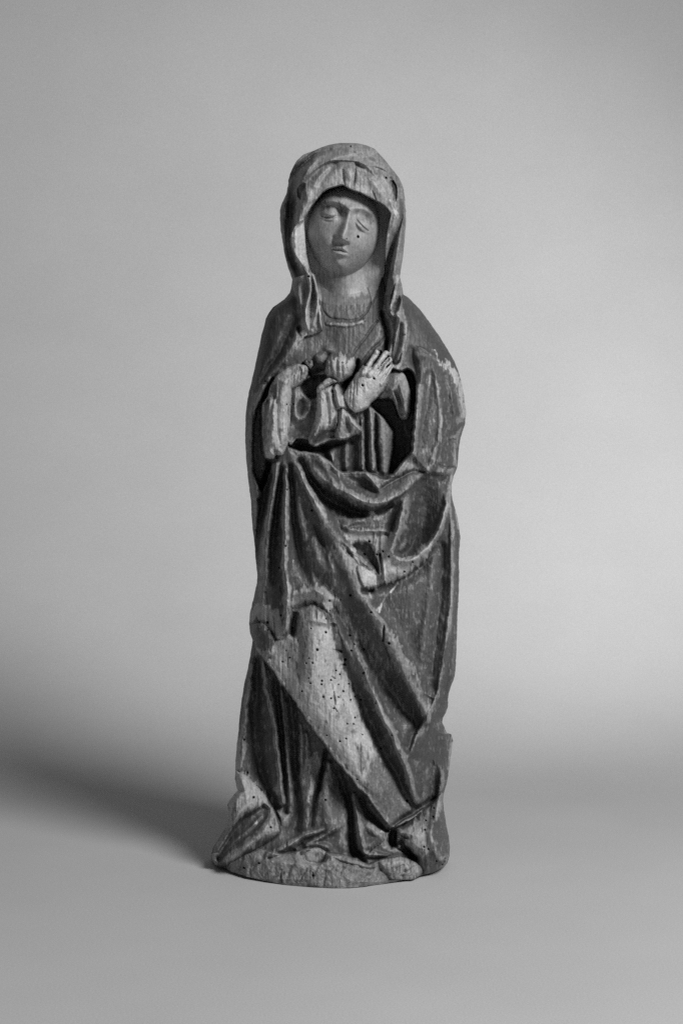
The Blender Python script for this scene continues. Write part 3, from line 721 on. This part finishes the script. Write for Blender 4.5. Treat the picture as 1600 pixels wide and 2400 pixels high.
inflate([(909,1955),(918,1944),(931,1946),(931,1962),(930,1982),(918,1986),(909,1972)], 104.0, -16, 12, 6)
stroke([(934,1945,18,5),(933,1968,16,5)], p=1.8)
stroke([(940,1975,-30,7),(955,1995,-40,8),(972,2012,-34,7)], p=2.1)
stroke([(940,1958,-9,2),(952,1966,-9,2.5)])
inflate([(884,2020),(900,2014),(925,2012),(955,2014),(978,2024),(988,2038),(987,2055),(980,2063),(950,2069),(920,2072),(905,2055),(890,2040)], np.clip(Hb, 90, 176), 16, 22, 5, 'base', power=1.8)
stroke([(884,2026,-9,6),(892,2045,-11,7),(908,2064,-9,6)], p=2)
stroke([(928,2038,-6,3),(945,2026,-7,3)]); stroke([(950,2044,-6,3),(972,2030,-7,3)])
stroke([(660,2040,-6,2),(659,2068,-6,2)])
rs = np.random.RandomState(5)
BM = (L == PID['base']).astype(np.float32)
for k in range(26):
    uu = 530 + k * 17.5 + rs.uniform(-9, 9)
    vvv = np.interp(uu, [495,560,700,820,980], [2028,2034,2046,2050,2040]) + rs.uniform(-12, 12)
    ln = rs.uniform(6, 17); sl = rs.uniform(2, 14); dp = rs.uniform(2, 7); wd_ = rs.uniform(2, 4.5)
    stroke([(uu + sl, vvv - ln, -dp * .5, wd_), (uu, vvv, -dp, wd_), (uu - sl * .4, vvv + ln, -dp * .4, wd_)], p=2, mask=BM)

# ------------------------------------------------------------------ worm holes, checks and tool marks
holes = [(821,343,2.4),(904,417,2.6),(838.5,555,2.9),(723,648,3.2),(812,560,1.4),(849,903,3),(876,887,2.4),(856,856,2.6),(672,948,1.8),(688,947,2),(622,893,2.2),(642,894,2),(673,1148,2.6),(669,1280,2.4),(731,1196,2.4),(865,1269,2.6),(854,1299,2.2),(897,1292,2.6),(890,1301,2.6),(883,1300,2.2),(911,1304,2.2),(966,1317,2.3),(947,1340,2.2),(821,1395,2.7),(869,1435,2.4),(772,1408,2.2),(627,1459,3),(659,1442,2.2),(685,1471,2.2),(743,1523,3),(763,1482,2.4),(679,1541,2),(662,1551,2.2),(754,1596,2.2),(753,1604,2),(775,1594,1.8),(787,1572,1.6),(793,1634,1.8),(775,1637,1.8),(723,1589,1.6),(808,1546,2.6),(852,1577,2.6),(852,1522,2),(911,1508,3),(809,1545,2),(823,1525,2),(817,1603,2),(804,1620,2),(831,1633,1.6),(845,1640,1.6),(880,1648,1.6),(828,1697,1.8),(849,1722,1.5),(892,1754,1.8),(918,1723,2),(594,1869,2.8),(762,1875,2.4),(572,1734,2.4),(580,1811,2),(953,1877,3.2),(816,1930,2.4),(1015,1914,2.4),(1016,1894,2.2),(995,1945,2),(997,1923,2),(733,2052,3),(572,2034,2.4),(607,2023,2.4),(634,1939,2.2),(1041,2020,2.6),(1036,2026,2.2),(1043,2012,2.2),(1022,2018,2),(1003,1990,2),(993,1985,2.2),(1074,1348,2)]
rw = np.random.RandomState(11)
for _ in range(34):                                       # more flight holes, thickest on the knee
    hu, hv = rw.normal(745, 70), rw.normal(1590, 95)
    if rw.rand() < .45:
        hu, hv = rw.uniform(700, 900), rw.uniform(1400, 1850)
    if hv - 1521 > (hu - 600) * 1.33 - 8:                 # only above the hem
        continue
    holes.append((hu, hv, rw.uniform(1.0, 2.1)))
for (a, b, r) in holes:
    bump(a, b, -13, r * 0.9, r * 0.9, 0, 4)
for pts in [[(781,1622,-6,1.4),(784,1640,-12,1.9),(786,1652,-8,1.4)], [(899,1463,-8,1.6),(899,1485,-14,2.0),(896,1503,-9,1.5)], [(797,1560,-9,2.4),(808,1556,-12,2.8)],
            [(780,1524,-5,1.8),(798,1527,-12,2.6)], [(778,1585,-6,1.4),(784,1591,-8,1.6)], [(675,1530,-5,1.2),(675,1565,-5,1.2)], [(669,1590,-4,1.2),(670,1615,-5,1.2)],
            [(785,1660,-5,1.2),(790,1668,-6,1.2)], [(802,1640,-4,1.2),(806,1655,-5,1.2)], [(660,1455,-4,1.3),(664,1449,-7,1.8)], [(733,2046,-8,1.6),(733,2058,-8,1.6)],
            [(640,1440,-4,1.2),(642,1490,-4,1.2)], [(656,1372,-4,1.2),(662,1420,-4,1.2)], [(785,1395,-4,1.2),(780,1430,-5,1.2)]]:
    stroke(pts, p=2.4)

# hand-cut unevenness and vertical checks in the wood
rough = np.where(L == PID['head'], 0.25, 1.0)
H += (1.6 * fbm(U / 26, V / 60, 90, 3) + 1.5 * fbm(U / 11, V / 15, 92, 3) + 0.9 * fbm(U / 5.0, V / 60, 95, 3)).astype(np.float32) * rough
gr = fbm(U / 3.2 + 2 * fbm(U / 30, V / 90, 33, 2), V / 75, 99, 3)
H -= (np.clip(np.abs(gr) * -1 + 0.10, 0, 1) * 12).astype(np.float32) * np.where((L == PID['arm']) | (L == PID['hand']) | np.isin(L, [PID['sleeve'], PID['hanging_sleeve'], PID['cuff'], PID['broken_hand']]) | (L == PID['base']) , 1.0, 0.35) * rough

# the folds of the mantle are cut deep
dk = 1 + 0.15 * sstep(1085, 1130, V) * sstep(1960, 1900, V) * (L == PID['mantle'])
H = (body0 + (H - body0) * dk).astype(np.float32)

# proud edges are bruised and chipped
_c = H.copy()
for _ in range(2):
    for ax in (0, 1):
        n = 6
        q_ = np.cumsum(np.pad(_c, [(n + 1, n) if i == ax else (0, 0) for i in (0, 1)], mode='edge'), axis=ax, dtype=np.float64)
        _c = ((q_[2*n+1:] - q_[:-2*n-1]) if ax == 0 else (q_[:, 2*n+1:] - q_[:, :-2*n-1])) / (2 * n + 1)
edge = sstep(2.5, 8.0, H - _c) * np.where((L == PID['head']) | (L == PID['veil']), 0, 1)
H -= (edge * (2.6 * sstep(.05, .5, fbm(U / 13, V / 17, 400, 3)) + 0.7 * np.abs(fbm(U / 6, V / 10, 420, 2)))).astype(np.float32)

# ------------------------------------------------------------------ close the block: rounded rim, flat underside, plain back
dl = np.minimum(U - UL[:, None], UR[:, None] - U)
k = np.where(V < 2000, 20.0, 9.0)
rq = 1 - np.clip(dl / k, 0, 1)
rim = np.sqrt(np.clip(1 - rq * rq, 0, 1))
fl = floor_depth(V).astype(np.float32)
hrim = np.where(V < 2010, -6.0, 0.0)
wr = sstep(2046, 2020, V)                     # the rim fades out where the block meets the floor
Hedge = hrim + (H - hrim) * rim
H = Hedge * wr + H * (1 - wr)
low = sstep(2028, 2040, V) * (1 - np.clip(dl / 10.0, 0, 1))
H = H * (1 - low) + fl * low                  # lower edge stands on the floor
H = np.minimum(H, np.where(V > 1990, fl + 1200, 1e6))
# nothing may go through the floor
H = np.where(V > 2030, np.maximum(H, fl), H)

# ------------------------------------------------------------------ colour of the wood, gesso and old paint (some light and shade painted in)
wu = U + 7 * fbm(U / 9, V / 26, 120, 3) + 3 * fbm(U / 3, V / 7, 125, 2)
wv = V + 22 * fbm(U / 7, V / 40, 130, 3) + 5 * fbm(U / 4, V / 6, 135, 2)
T = np.full(shape, 0.085, np.float32)
TONE = {'head': .205, 'veil': .155, 'tunic': .08, 'mantle': .085, 'arm': .30, 'hand': .35, 'sleeve': .13, 'hanging_sleeve': .13, 'cuff': .13, 'broken_hand': .13, 'skirt': .095, 'base': .17, 'shoe': .23}
for n, t in TONE.items():
    T[L == PID[n]] = t

patch = sstep(-.30, .12, fbm(U / 9, V / 26, 137, 3))
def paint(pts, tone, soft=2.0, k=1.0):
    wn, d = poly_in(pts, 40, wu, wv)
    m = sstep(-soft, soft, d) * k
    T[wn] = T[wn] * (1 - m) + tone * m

def pstroke(pts, tone, k=1.0):
    P = catmull([q[:3] for q in pts])
    wn = window(P[:, 0], P[:, 1], P[:, 2].max() * 2 + 30)
    if wn is None: return
    q = 0.3 if P[:, 2].max() < 7 else 1.0     # thin traces keep their line
    d, s, ex = seg_dist(U[wn] + q * (wu - U)[wn], V[wn] + q * (wv - V)[wn], P)
    m = sstep(1.2, 0.6, d / ex[..., 0]) * k * (0.2 + 0.66 * patch[wn])
    T[wn] = T[wn] * (1 - m) + tone * m

W = 0.27        # bare worn wood
# worn ridges: paint rubbed off the proud edges
def blur(a, n):
    for ax in (0, 1):
        c = np.cumsum(np.pad(a, [(n + 1, n) if i == ax else (0, 0) for i in (0, 1)], mode='edge'), axis=ax, dtype=np.float64)
        a = ((c[2*n+1:] - c[:-2*n-1]) if ax == 0 else (c[:, 2*n+1:] - c[:, :-2*n-1])) / (2 * n + 1)
    return a
conv = H - blur(blur(H, 7), 7)
nz_ = fbm(U / 10, V / 34, 140, 4)
wear = sstep(0.5, 7.0, conv + 5.0 * nz_)
wear = wear * np.where(np.isin(L, [PID['mantle'], PID['tunic'], PID['sleeve'], PID['hanging_sleeve'], PID['cuff'], PID['broken_hand'], PID['skirt']]), 0.62, 0.3)
wear = wear * np.where((V < 900) & (L == PID['mantle']), 0.25, 1.0)
T = (T * (1 - wear) + 0.24 * wear).astype(np.float32)

# veil and kerchief: rubbed light wood over the brow, darker paint at the sides, fold shade painted in
paint([(735,470),(700,525),(690,500),(705,460),(735,420),(790,385),(850,385),(905,425),(922,470),(905,485),(845,455),(803,435),(770,445)], .205, 4)
paint([(742,372),(790,352),(860,352),(900,385),(920,430),(900,400),(850,375),(790,365)], .19, 5)
paint([(770,380),(832,378),(832,402),(800,402),(775,400)], .145, 3, .8)
paint([(840,395),(870,410),(872,418),(845,412)], .14, 3, .8)
pstroke([(681,416,7),(711,385,6),(745,360,5)], .07, .9)  # crown valley darkened in the colour to strengthen its shade
pstroke([(830,356,3),(856,366,3.5),(884,381,3)], .11, .7)
paint([(712,517),(690,531),(681,560),(690,596),(722,640),(719,600),(714,545)], .30, 3)
pstroke([(925,470,5),(930,500,7),(926,530,6)], .24); paint([(915,424),(928,432),(930,465),(923,455)], .05, 2)  # shade of the slot painted dark
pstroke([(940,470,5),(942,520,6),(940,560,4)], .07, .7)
pstroke([(664,480,10),(662,540,10),(675,600,9)], .07, .8); pstroke([(684,440,10),(680,520,9),(690,620,9)], .06, .8)  # dark paint that also carries the shade of the turned-away side
for s_ in ([(722,640,4),(727,690,4),(718,720,5),(718,780,5)], [(735,645,3),(744,700,3),(736,765,3)], [(748,720,2.5),(753,770,2.5)], [(931,645,3),(924,690,3),(914,724,3)], [(933,740,2.5),(926,800,3)], [(953,760,2.5),(943,822,3)]):
    pstroke(s_, .34, .9)
paint([(708,745),(730,735),(742,770),(722,785),(706,775)], .26, 4, .7)
paint([(905,640),(928,650),(916,715),(905,700)], .11, 3, .8)
# face and neck: wear and painted highlight on proud parts, old paint and painted shade in hollows
pstroke([(762,499,8),(773,498,9),(786,500,8)], .25, .9); pstroke([(843,520,7),(852,527,8),(860,534,7)], .25, .9)  # lids paled for wear and highlight together
pstroke([(820,490,4),(812,525,5),(804,556,7)], .235, .9); pstroke([(788,594,3.5),(804,598,3.5)], .24, .9)
pstroke([(785,620,10),(802,622,10)], .22, .7); pstroke([(865,560,14),(862,590,12)], .205, .6)
pstroke([(748,486,7),(765,480,6),(800,489,9),(806,500,7)], .115, .9); pstroke([(838,503,5),(855,507,6),(872,520,5)], .125, .9)  # sockets: old paint with the brow's shade painted in
pstroke([(735,560,9),(740,600,9),(760,625,8)], .165, .7)  # shaded side of cheek and jaw painted darker
paint([(800,660),(850,645),(852,690),(820,690)], .225, 8, .8)  # lit side of the neck painted pale
paint([(748,640),(800,640),(812,690),(770,715),(750,700)], .12, 8, .6)  # chin shadow on the neck painted in
paint([(750,660),(795,655),(800,700),(752,700)], .10, 8, .7)  # core of the painted chin shadow
pstroke([(800,706,5),(818,700,6),(830,712,4)], .34, .8); pstroke([(838,728,6),(850,720,5)], .28, .8)
pstroke([(776,760,4),(800,762,5.5),(830,760,5),(850,754,3.5)], .25, .9)
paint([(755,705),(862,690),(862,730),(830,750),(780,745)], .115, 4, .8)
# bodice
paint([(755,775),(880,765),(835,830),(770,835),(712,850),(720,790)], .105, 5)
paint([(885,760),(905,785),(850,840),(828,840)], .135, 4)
for q in [(768,818,9),(775,806,6),(700,800,12),(690,790,8)]:
    pstroke([(q[0]-4,q[1],q[2]),(q[0]+4,q[1]+3,q[2])], .2, .7)
# left shoulder dark, its turned edge a little paler
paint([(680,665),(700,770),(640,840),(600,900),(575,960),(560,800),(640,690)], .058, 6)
pstroke([(695,800,13),(665,840,12),(635,880,8),(608,920,6)], .14, .9)
pstroke([(580,980,6),(580,1060,6),(590,1130,12),(600,1180,8)], .12, .8)
paint([(945,690),(1070,850),(1072,868),(1010,828),(965,790),(950,740)], .075, 4)
# right arm of the mantle: pale crescent on the outer edge, streaks
paint([(1012,828),(1035,843),(1073,868),(1095,930),(1100,985),(1082,975),(1075,920),(1058,875),(1030,850)], .30, 2.5)
for s_ in ([(975,960,6),(968,1020,7),(965,1060,9),(945,1085,9),(915,1120,8)], [(1026,900,3),(1031,960,4),(1033,1000,4)], [(1030,1010,4),(1010,1080,6),(990,1098,9),(960,1098,9)], [(1060,1032,4),(1066,1090,5)], [(1045,890,2.5),(1056,950,2.5)], [(1010,860,3),(1000,940,3)]):
    pstroke(s_, .235, .9)
paint([(1035,1050),(1055,1035),(1060,1090),(1036,1092)], .10, 2)
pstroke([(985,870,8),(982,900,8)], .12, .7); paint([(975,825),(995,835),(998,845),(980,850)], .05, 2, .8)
paint([(985,950),(1020,900),(1022,990),(1000,1085),(978,1085)], .115, 4, .8)
# arms, cuffs
paint([(617,945),(629,930),(630,960),(623,1040),(615,1010)], .13, 2); paint([(636,905),(650,905),(648,945),(640,935)], .13, 2)
paint([(680,865),(700,858),(700,870),(680,880)], .15, 3, .7)
paint([(744,915),(790,900),(806,930),(820,965),(812,985),(795,1000),(785,985),(770,995),(740,1005),(742,950)], W, 3)
paint([(765,880),(764,845),(795,829),(828,842),(828,875),(798,897),(760,905),(744,922),(744,905)], .26, 2)
paint([(790,960),(806,958),(846,1008),(838,1010),(812,985),(800,1000),(792,995)], .25, 3)
paint([(738,835),(760,828),(762,850),(744,852)], .16, 3)
paint([(728,1040),(735,1015),(775,998),(770,1015),(750,1035)], .11, 3)
# folds of the mantle across the hips
pstroke([(694,1086,6),(702,1112,6),(719,1136,6),(733,1162,8),(746,1190,10),(754,1207,8)], .26, .95)
pstroke([(818,1158,4),(838,1173,5),(860,1181,5),(890,1182,5),(934,1163,4)], .27, .95)
pstroke([(784,1138,4),(800,1148,4)], .22, .8)
pstroke([(858,1112,4),(876,1128,7),(888,1142,5)], .22, .8)
paint([(900,1132),(960,1108),(990,1108),(965,1130),(930,1158),(880,1172),(850,1165)], .125, 4, .8)
paint([(808,1245),(880,1243),(922,1255),(912,1295),(890,1290),(870,1275),(825,1275)], .235, 2.5)
paint([(893,1255),(914,1294),(935,1308),(960,1307),(985,1286),(1022,1256),(1005,1290),(985,1316),(950,1345),(900,1368),(894,1330)], .285, 2)
paint([(836,1325),(860,1330),(884,1346),(886,1372),(868,1380),(850,1374)], .28, 3)
paint([(770,1290),(815,1290),(840,1320),(848,1370),(840,1400),(815,1350)], .215, 4, .8)
pstroke([(943,1204,4),(934,1240,5),(922,1272,8)], .24, .9)
pstroke([(1058,1110,4),(1052,1170,4.5),(1043,1200,4.5),(1032,1232,4.5),(1022,1255,5)], .25, .9)
pstroke([(1058,1232,3.5),(1058,1300,4.5),(1058,1370,4.5),(1054,1430,4),(1047,1490,5),(1036,1545,8),(1030,1595,6)], .24, .95)
pstroke([(1064,1190,2.5),(1074,1240,3)], .22, .8)
pstroke([(1060,1588,5),(1058,1602,4)], .3, .8); pstroke([(1058,1730,3.5),(1056,1760,4),(1050,1800,4)], .26, .9)
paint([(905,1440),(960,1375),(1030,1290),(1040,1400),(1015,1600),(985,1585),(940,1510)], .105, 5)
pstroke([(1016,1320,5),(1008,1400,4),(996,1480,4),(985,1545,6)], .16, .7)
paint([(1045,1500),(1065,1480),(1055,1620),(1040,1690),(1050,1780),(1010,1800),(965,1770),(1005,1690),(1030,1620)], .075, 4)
# chips of white gesso
for s_ in ([(862,1212,4),(873,1203,6),(884,1215,4)], [(850,1217,3),(868,1212,3)], [(824,1283,4.5),(832,1294,3)], [(915,1290,3.5),(919,1284,3)], [(934,1367,2),(920,1383,2.2),(905,1400,2.2),(892,1420,2.6),(886,1428,5)], [(862,1388,2.5),(872,1405,2)], [(687,1430,2.5),(705,1432,3.5),(698,1450,2)], [(676,1488,3),(660,1497,2)], [(595,1918,6),(600,1926,5)], [(936,1868,4),(948,1884,4)], [(892,1951,2),(898,1951,2)], [(688,1315,1.2),(688,1330,1.2)], [(928,494,3.5),(932,508,4)], [(913,470,2),(925,490,2)]):
    pstroke(s_, .46, .9)
# tubes at the left
pstroke([(670,1146,4),(669,1180,7),(668,1250,8),(667,1310,8),(672,1380,11),(672,1440,11),(668,1475,9)], .265, .95)
pstroke([(735,1255,5),(742,1300,9),(752,1350,8)], .16, .95)
paint([(690,1385),(770,1375),(790,1400),(775,1440),(735,1412),(700,1425),(688,1430)], .23, 3)
paint([(585,1430),(625,1425),(660,1440),(660,1495),(630,1480),(610,1460),(588,1465)], .225, 3)
paint([(588,1470),(602,1459),(618,1464),(640,1495),(640,1520),(605,1520),(592,1500)], .075, 2.5)
# knee and the long bare panel
paint([(645,1500),(700,1480),(720,1440),(770,1460),(790,1540),(830,1620),(850,1680),(880,1760),(905,1830),(880,1860),(800,1785),(740,1710),(680,1625),(620,1545),(640,1540)], .30, 4)
paint([(695,1440),(735,1420),(725,1470),(735,1530),(710,1600),(690,1580),(700,1510),(685,1490)], .20, 4, .85)
paint([(790,1650),(810,1655),(825,1700),(815,1720)], .2, 4, .8); paint([(830,1745),(850,1760),(860,1800),(845,1810)], .15, 4, .8)
paint([(880,1760),(905,1800),(950,1860),(960,1890),(915,1940),(880,1890),(860,1840)], .135, 6, .9)
pstroke([(765,1400,7),(795,1425,9),(815,1465,9),(832,1500,9)], .25, .9)
pstroke([(850,1480,10),(875,1540,14),(895,1600,12)], .22, .8)
pstroke([(835,1530,5),(866,1603,5),(899,1682,5),(917,1718,5),(933,1755,5)], .28, .9)
pstroke([(905,1470,4),(945,1534,5),(980,1592,5),(990,1620,6),(1004,1660,12)], .235, .9)
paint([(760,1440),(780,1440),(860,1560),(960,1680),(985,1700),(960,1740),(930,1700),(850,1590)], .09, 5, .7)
# skirt and spill
paint([(550,1740),(575,1745),(570,1800),(590,1825),(640,1885),(650,1950),(632,1900),(600,1890),(555,1915),(530,1945),(540,1860)], .24, 3)
paint([(715,1780),(748,1775),(742,1840),(722,1890),(712,1880)], .23, 3)
paint([(768,1790),(785,1840),(770,1860),(745,1930),(745,1890)], .22, 3)
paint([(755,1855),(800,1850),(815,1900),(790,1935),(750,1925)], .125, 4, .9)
for s_ in ([(635,1640,3),(645,1720,3),(655,1800,4),(660,1860,4)], [(662,1640,2.5),(670,1740,3),(676,1840,3)], [(632,1610,3)]*1 + [(622,1620,3)]):
    pstroke(s_, .16, .8)
pstroke([(635,1925,8),(605,1962,8),(565,1995,8),(530,2020,6)], .24, .9)
pstroke([(612,1905,8),(575,1940,10),(525,1995,8)], .12, .8)
pstroke([(640,2000,5),(680,1982,6),(720,1958,5)], .24, .9); pstroke([(745,1963,4),(785,1940,4)], .2, .8)
pstroke([(838,1905,4),(845,1980,5)], .2, .9); pstroke([(852,2000,5),(880,2003,3)], .3, .9)
paint([(955,1935),(1000,1900),(1030,1875),(1020,1920),(1008,1950),(1018,1990),(985,2000),(965,1970)], .225, 3)
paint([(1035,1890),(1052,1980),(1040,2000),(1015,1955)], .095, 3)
paint([(885,2025),(925,2015),(975,2025),(985,2050),(950,2066),(910,2060)], .21, 4, .8)
# worm holes: the shade inside the pits is also painted in
for (a, b, r) in holes:
    wn = window([a], [b], 8)
    if wn is None: continue
    d = np.hypot(U[wn] - a, V[wn] - b)
    m = sstep(r * 1.1, r * 0.6, d) * 0.8
    T[wn] = T[wn] * (1 - m) + 0.03 * m
# small flecks where paint is gone or still clings, drawn out along the grain
f1 = fbm(U / 4.0, V / 13, 150, 3); f2 = fbm(U / 6.5, V / 24, 160, 3)
T = T + (sstep(.28, .45, f1) * 0.06 * (T < .16)) * np.where(V < 860, .35, 1)
T = T * (1 - sstep(.30, .5, f2) * 0.40 * (T > .18) * np.where(np.isin(L, [PID['head'], PID['hand'], PID['veil']]), .15, 1))
streak = fbm(U / 2.6 + 1.5 * fbm(U / 25, V / 80, 171, 2), V / 55, 170, 3)
T = T * (1 + np.where(T < .15, .10, .19) * streak * np.where(L == PID['head'], .5, 1)) * (1 + 0.22 * fbm(U / 3.2, V / 3.6, 185, 2) * np.where(L == PID['head'], .5, 1)) * (1 + 0.16 * fbm(U / 30, V / 45, 180, 3))
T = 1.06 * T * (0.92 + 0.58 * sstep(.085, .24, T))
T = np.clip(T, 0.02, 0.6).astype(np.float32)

# ------------------------------------------------------------------ materials
m_wood, nt, bs = mat_new('worn_painted_limewood')
at_ = nt.nodes.new('ShaderNodeAttribute'); at_.attribute_name = 'tone'
tc = nt.nodes.new('ShaderNodeTexCoord')
mp = nt.nodes.new('ShaderNodeMapping'); mp.inputs['Scale'].default_value = (520, 520, 26)
n1 = nt.nodes.new('ShaderNodeTexNoise'); n1.inputs['Scale'].default_value = 1.0; n1.inputs['Detail'].default_value = 5; n1.inputs['Roughness'].default_value = 0.65
n2 = nt.nodes.new('ShaderNodeTexNoise'); n2.inputs['Scale'].default_value = 330; n2.inputs['Detail'].default_value = 4
r1 = nt.nodes.new('ShaderNodeMapRange'); r1.inputs['From Min'].default_value = .3; r1.inputs['From Max'].default_value = .7; r1.inputs['To Min'].default_value = .87; r1.inputs['To Max'].default_value = 1.13
r2 = nt.nodes.new('ShaderNodeMapRange'); r2.inputs['From Min'].default_value = .3; r2.inputs['From Max'].default_value = .7; r2.inputs['To Min'].default_value = .88; r2.inputs['To Max'].default_value = 1.12
mu1 = nt.nodes.new('ShaderNodeMath'); mu1.operation = 'MULTIPLY'
mu2 = nt.nodes.new('ShaderNodeMath'); mu2.operation = 'MULTIPLY'
lk = nt.links.new
lk(tc.outputs['Object'], mp.inputs['Vector']); lk(mp.outputs['Vector'], n1.inputs['Vector']); lk(tc.outputs['Object'], n2.inputs['Vector'])
lk(n1.outputs['Fac'], r1.inputs['Value']); lk(n2.outputs['Fac'], r2.inputs['Value'])
lk(at_.outputs['Fac'], mu1.inputs[0]); lk(r1.outputs['Result'], mu1.inputs[1])
lk(mu1.outputs[0], mu2.inputs[0]); lk(r2.outputs['Result'], mu2.inputs[1])
lk(mu2.outputs[0], bs.inputs['Base Color'])
bs.inputs['Roughness'].default_value = 0.5
bs.inputs['Specular IOR Level'].default_value = 0.45
bp = nt.nodes.new('ShaderNodeBump'); bp.inputs['Strength'].default_value = 0.28; bp.inputs['Distance'].default_value = 0.0012
ad = nt.nodes.new('ShaderNodeMath'); ad.operation = 'ADD'
lk(n1.outputs['Fac'], ad.inputs[0]); lk(n2.outputs['Fac'], ad.inputs[1]); lk(ad.outputs[0], bp.inputs['Height'])
lk(bp.outputs['Normal'], bs.inputs['Normal'])

# ------------------------------------------------------------------ build the meshes
Y = -H * MM
X, Z = unproject(U.astype(np.float64), V.astype(np.float64), Y.astype(np.float64))
lift = 0.0004 + 0.0036 * sstep(690, 560, U) + 0.002 * sstep(885, 930, U)   # the warped base does not sit quite flat
Z = np.maximum(Z, lift)
co = np.stack([X, Y, Z], -1).reshape(-1, 3)
idx = np.arange(NR * NC).reshape(NR, NC)
quads = np.stack([idx[:-1, :-1], idx[1:, :-1], idx[1:, 1:], idx[:-1, 1:]], -1).reshape(-1, 4)
qlab = L[:-1, :-1].reshape(-1)
tones = T.reshape(-1)
# smooth normals of the whole carving, so that the parts meet without a seam
def vnormals(P):
    G = P.reshape(NR, NC, 3)
    du = np.gradient(G, axis=1); dv = np.gradient(G, axis=0)
    n = np.cross(dv, du)
    n /= np.linalg.norm(n, axis=-1, keepdims=True) + 1e-12
    return n.reshape(-1, 3)

root = bpy.data.objects.new('carved_statue', None)
col.objects.link(root)
root['label'] = 'worn carved wooden statue of a veiled standing woman with lowered eyes'
root['category'] = 'statue'

def build(name, verts, faces, tone, label=None):
    me = bpy.data.meshes.new(name)
    me.vertices.add(len(verts)); me.vertices.foreach_set('co', verts.astype(np.float32).reshape(-1))
    me.loops.add(faces.size); me.loops.foreach_set('vertex_index', faces.astype(np.int32).reshape(-1))
    me.polygons.add(len(faces))
    me.polygons.foreach_set('loop_start', (np.arange(len(faces)) * 4).astype(np.int32))
    me.polygons.foreach_set('use_smooth', np.ones(len(faces), bool))
    me.update(calc_edges=True)
    at = me.attributes.new('tone', 'FLOAT', 'POINT'); at.data.foreach_set('value', tone.astype(np.float32))
    me.materials.append(m_wood)
    o = bpy.data.objects.new(name, me)
    col.objects.link(o)
    o.parent = root
    if label: o['label'] = label
    return o

LABELS = {'broken_hand': 'splintered stump of a broken hand at the breast', 'hanging_sleeve': 'sleeve fold hanging in the dark hollow beside the hand', 'shoe': 'rounded sawn toe of the shoe under the hem', 'head': 'smooth oval face with lowered eyelids and neck', 'arm': 'worn bare forearm, its hand lost', 'hand': 'bare wooden hand laid on the breast'}
VN = vnormals(co)
for n in PARTS:
    sel = quads[qlab == PID[n]]
    if len(sel) == 0: continue
    used, inv = np.unique(sel, return_inverse=True)
    o = build(n, co[used], inv.reshape(-1, 4), tones[used], LABELS.get(n))
    o.data.normals_split_custom_set_from_vertices(VN[used].tolist())

# plain hewn back
NB = 40
tb = np.linspace(0, math.pi, NB)
fr = (1 - np.cos(tb)) / 2
Ub = UL[:, None] + (UR - UL)[:, None] * fr[None, :]
Vb = np.repeat(VR[:, None], NB, 1)
AB = np.interp(VR, [335, 345, 380, 450, 700, 900, 1990, 2040, 2083], [8, 45, 75, 95, 95, 110, 115, 100, 0])[:, None]
Yb0 = (Y[:, :1] * (1 - fr) + Y[:, -1:] * fr)
Yb = Yb0 + MM * AB * np.sin(tb)[None, :] ** 0.8 + np.sin(tb)[None, :] * 0.004 * fbm(Ub / 40, Vb / 90, 210, 3)
Xb, Zb = unproject(Ub, Vb, Yb)
Zb = np.maximum(Zb, 0.0004 + 0.0036 * sstep(690, 560, Ub) + 0.002 * sstep(885, 930, Ub))
cb = np.stack([Xb, Yb, Zb], -1).reshape(-1, 3)
ib = np.arange(NR * NB).reshape(NR, NB)
qb = np.stack([ib[:-1, :-1], ib[:-1, 1:], ib[1:, 1:], ib[1:, :-1]], -1).reshape(-1, 4)
build('back', cb, qb, np.full(len(cb), 0.12), 'plain roughly hewn back of the block')
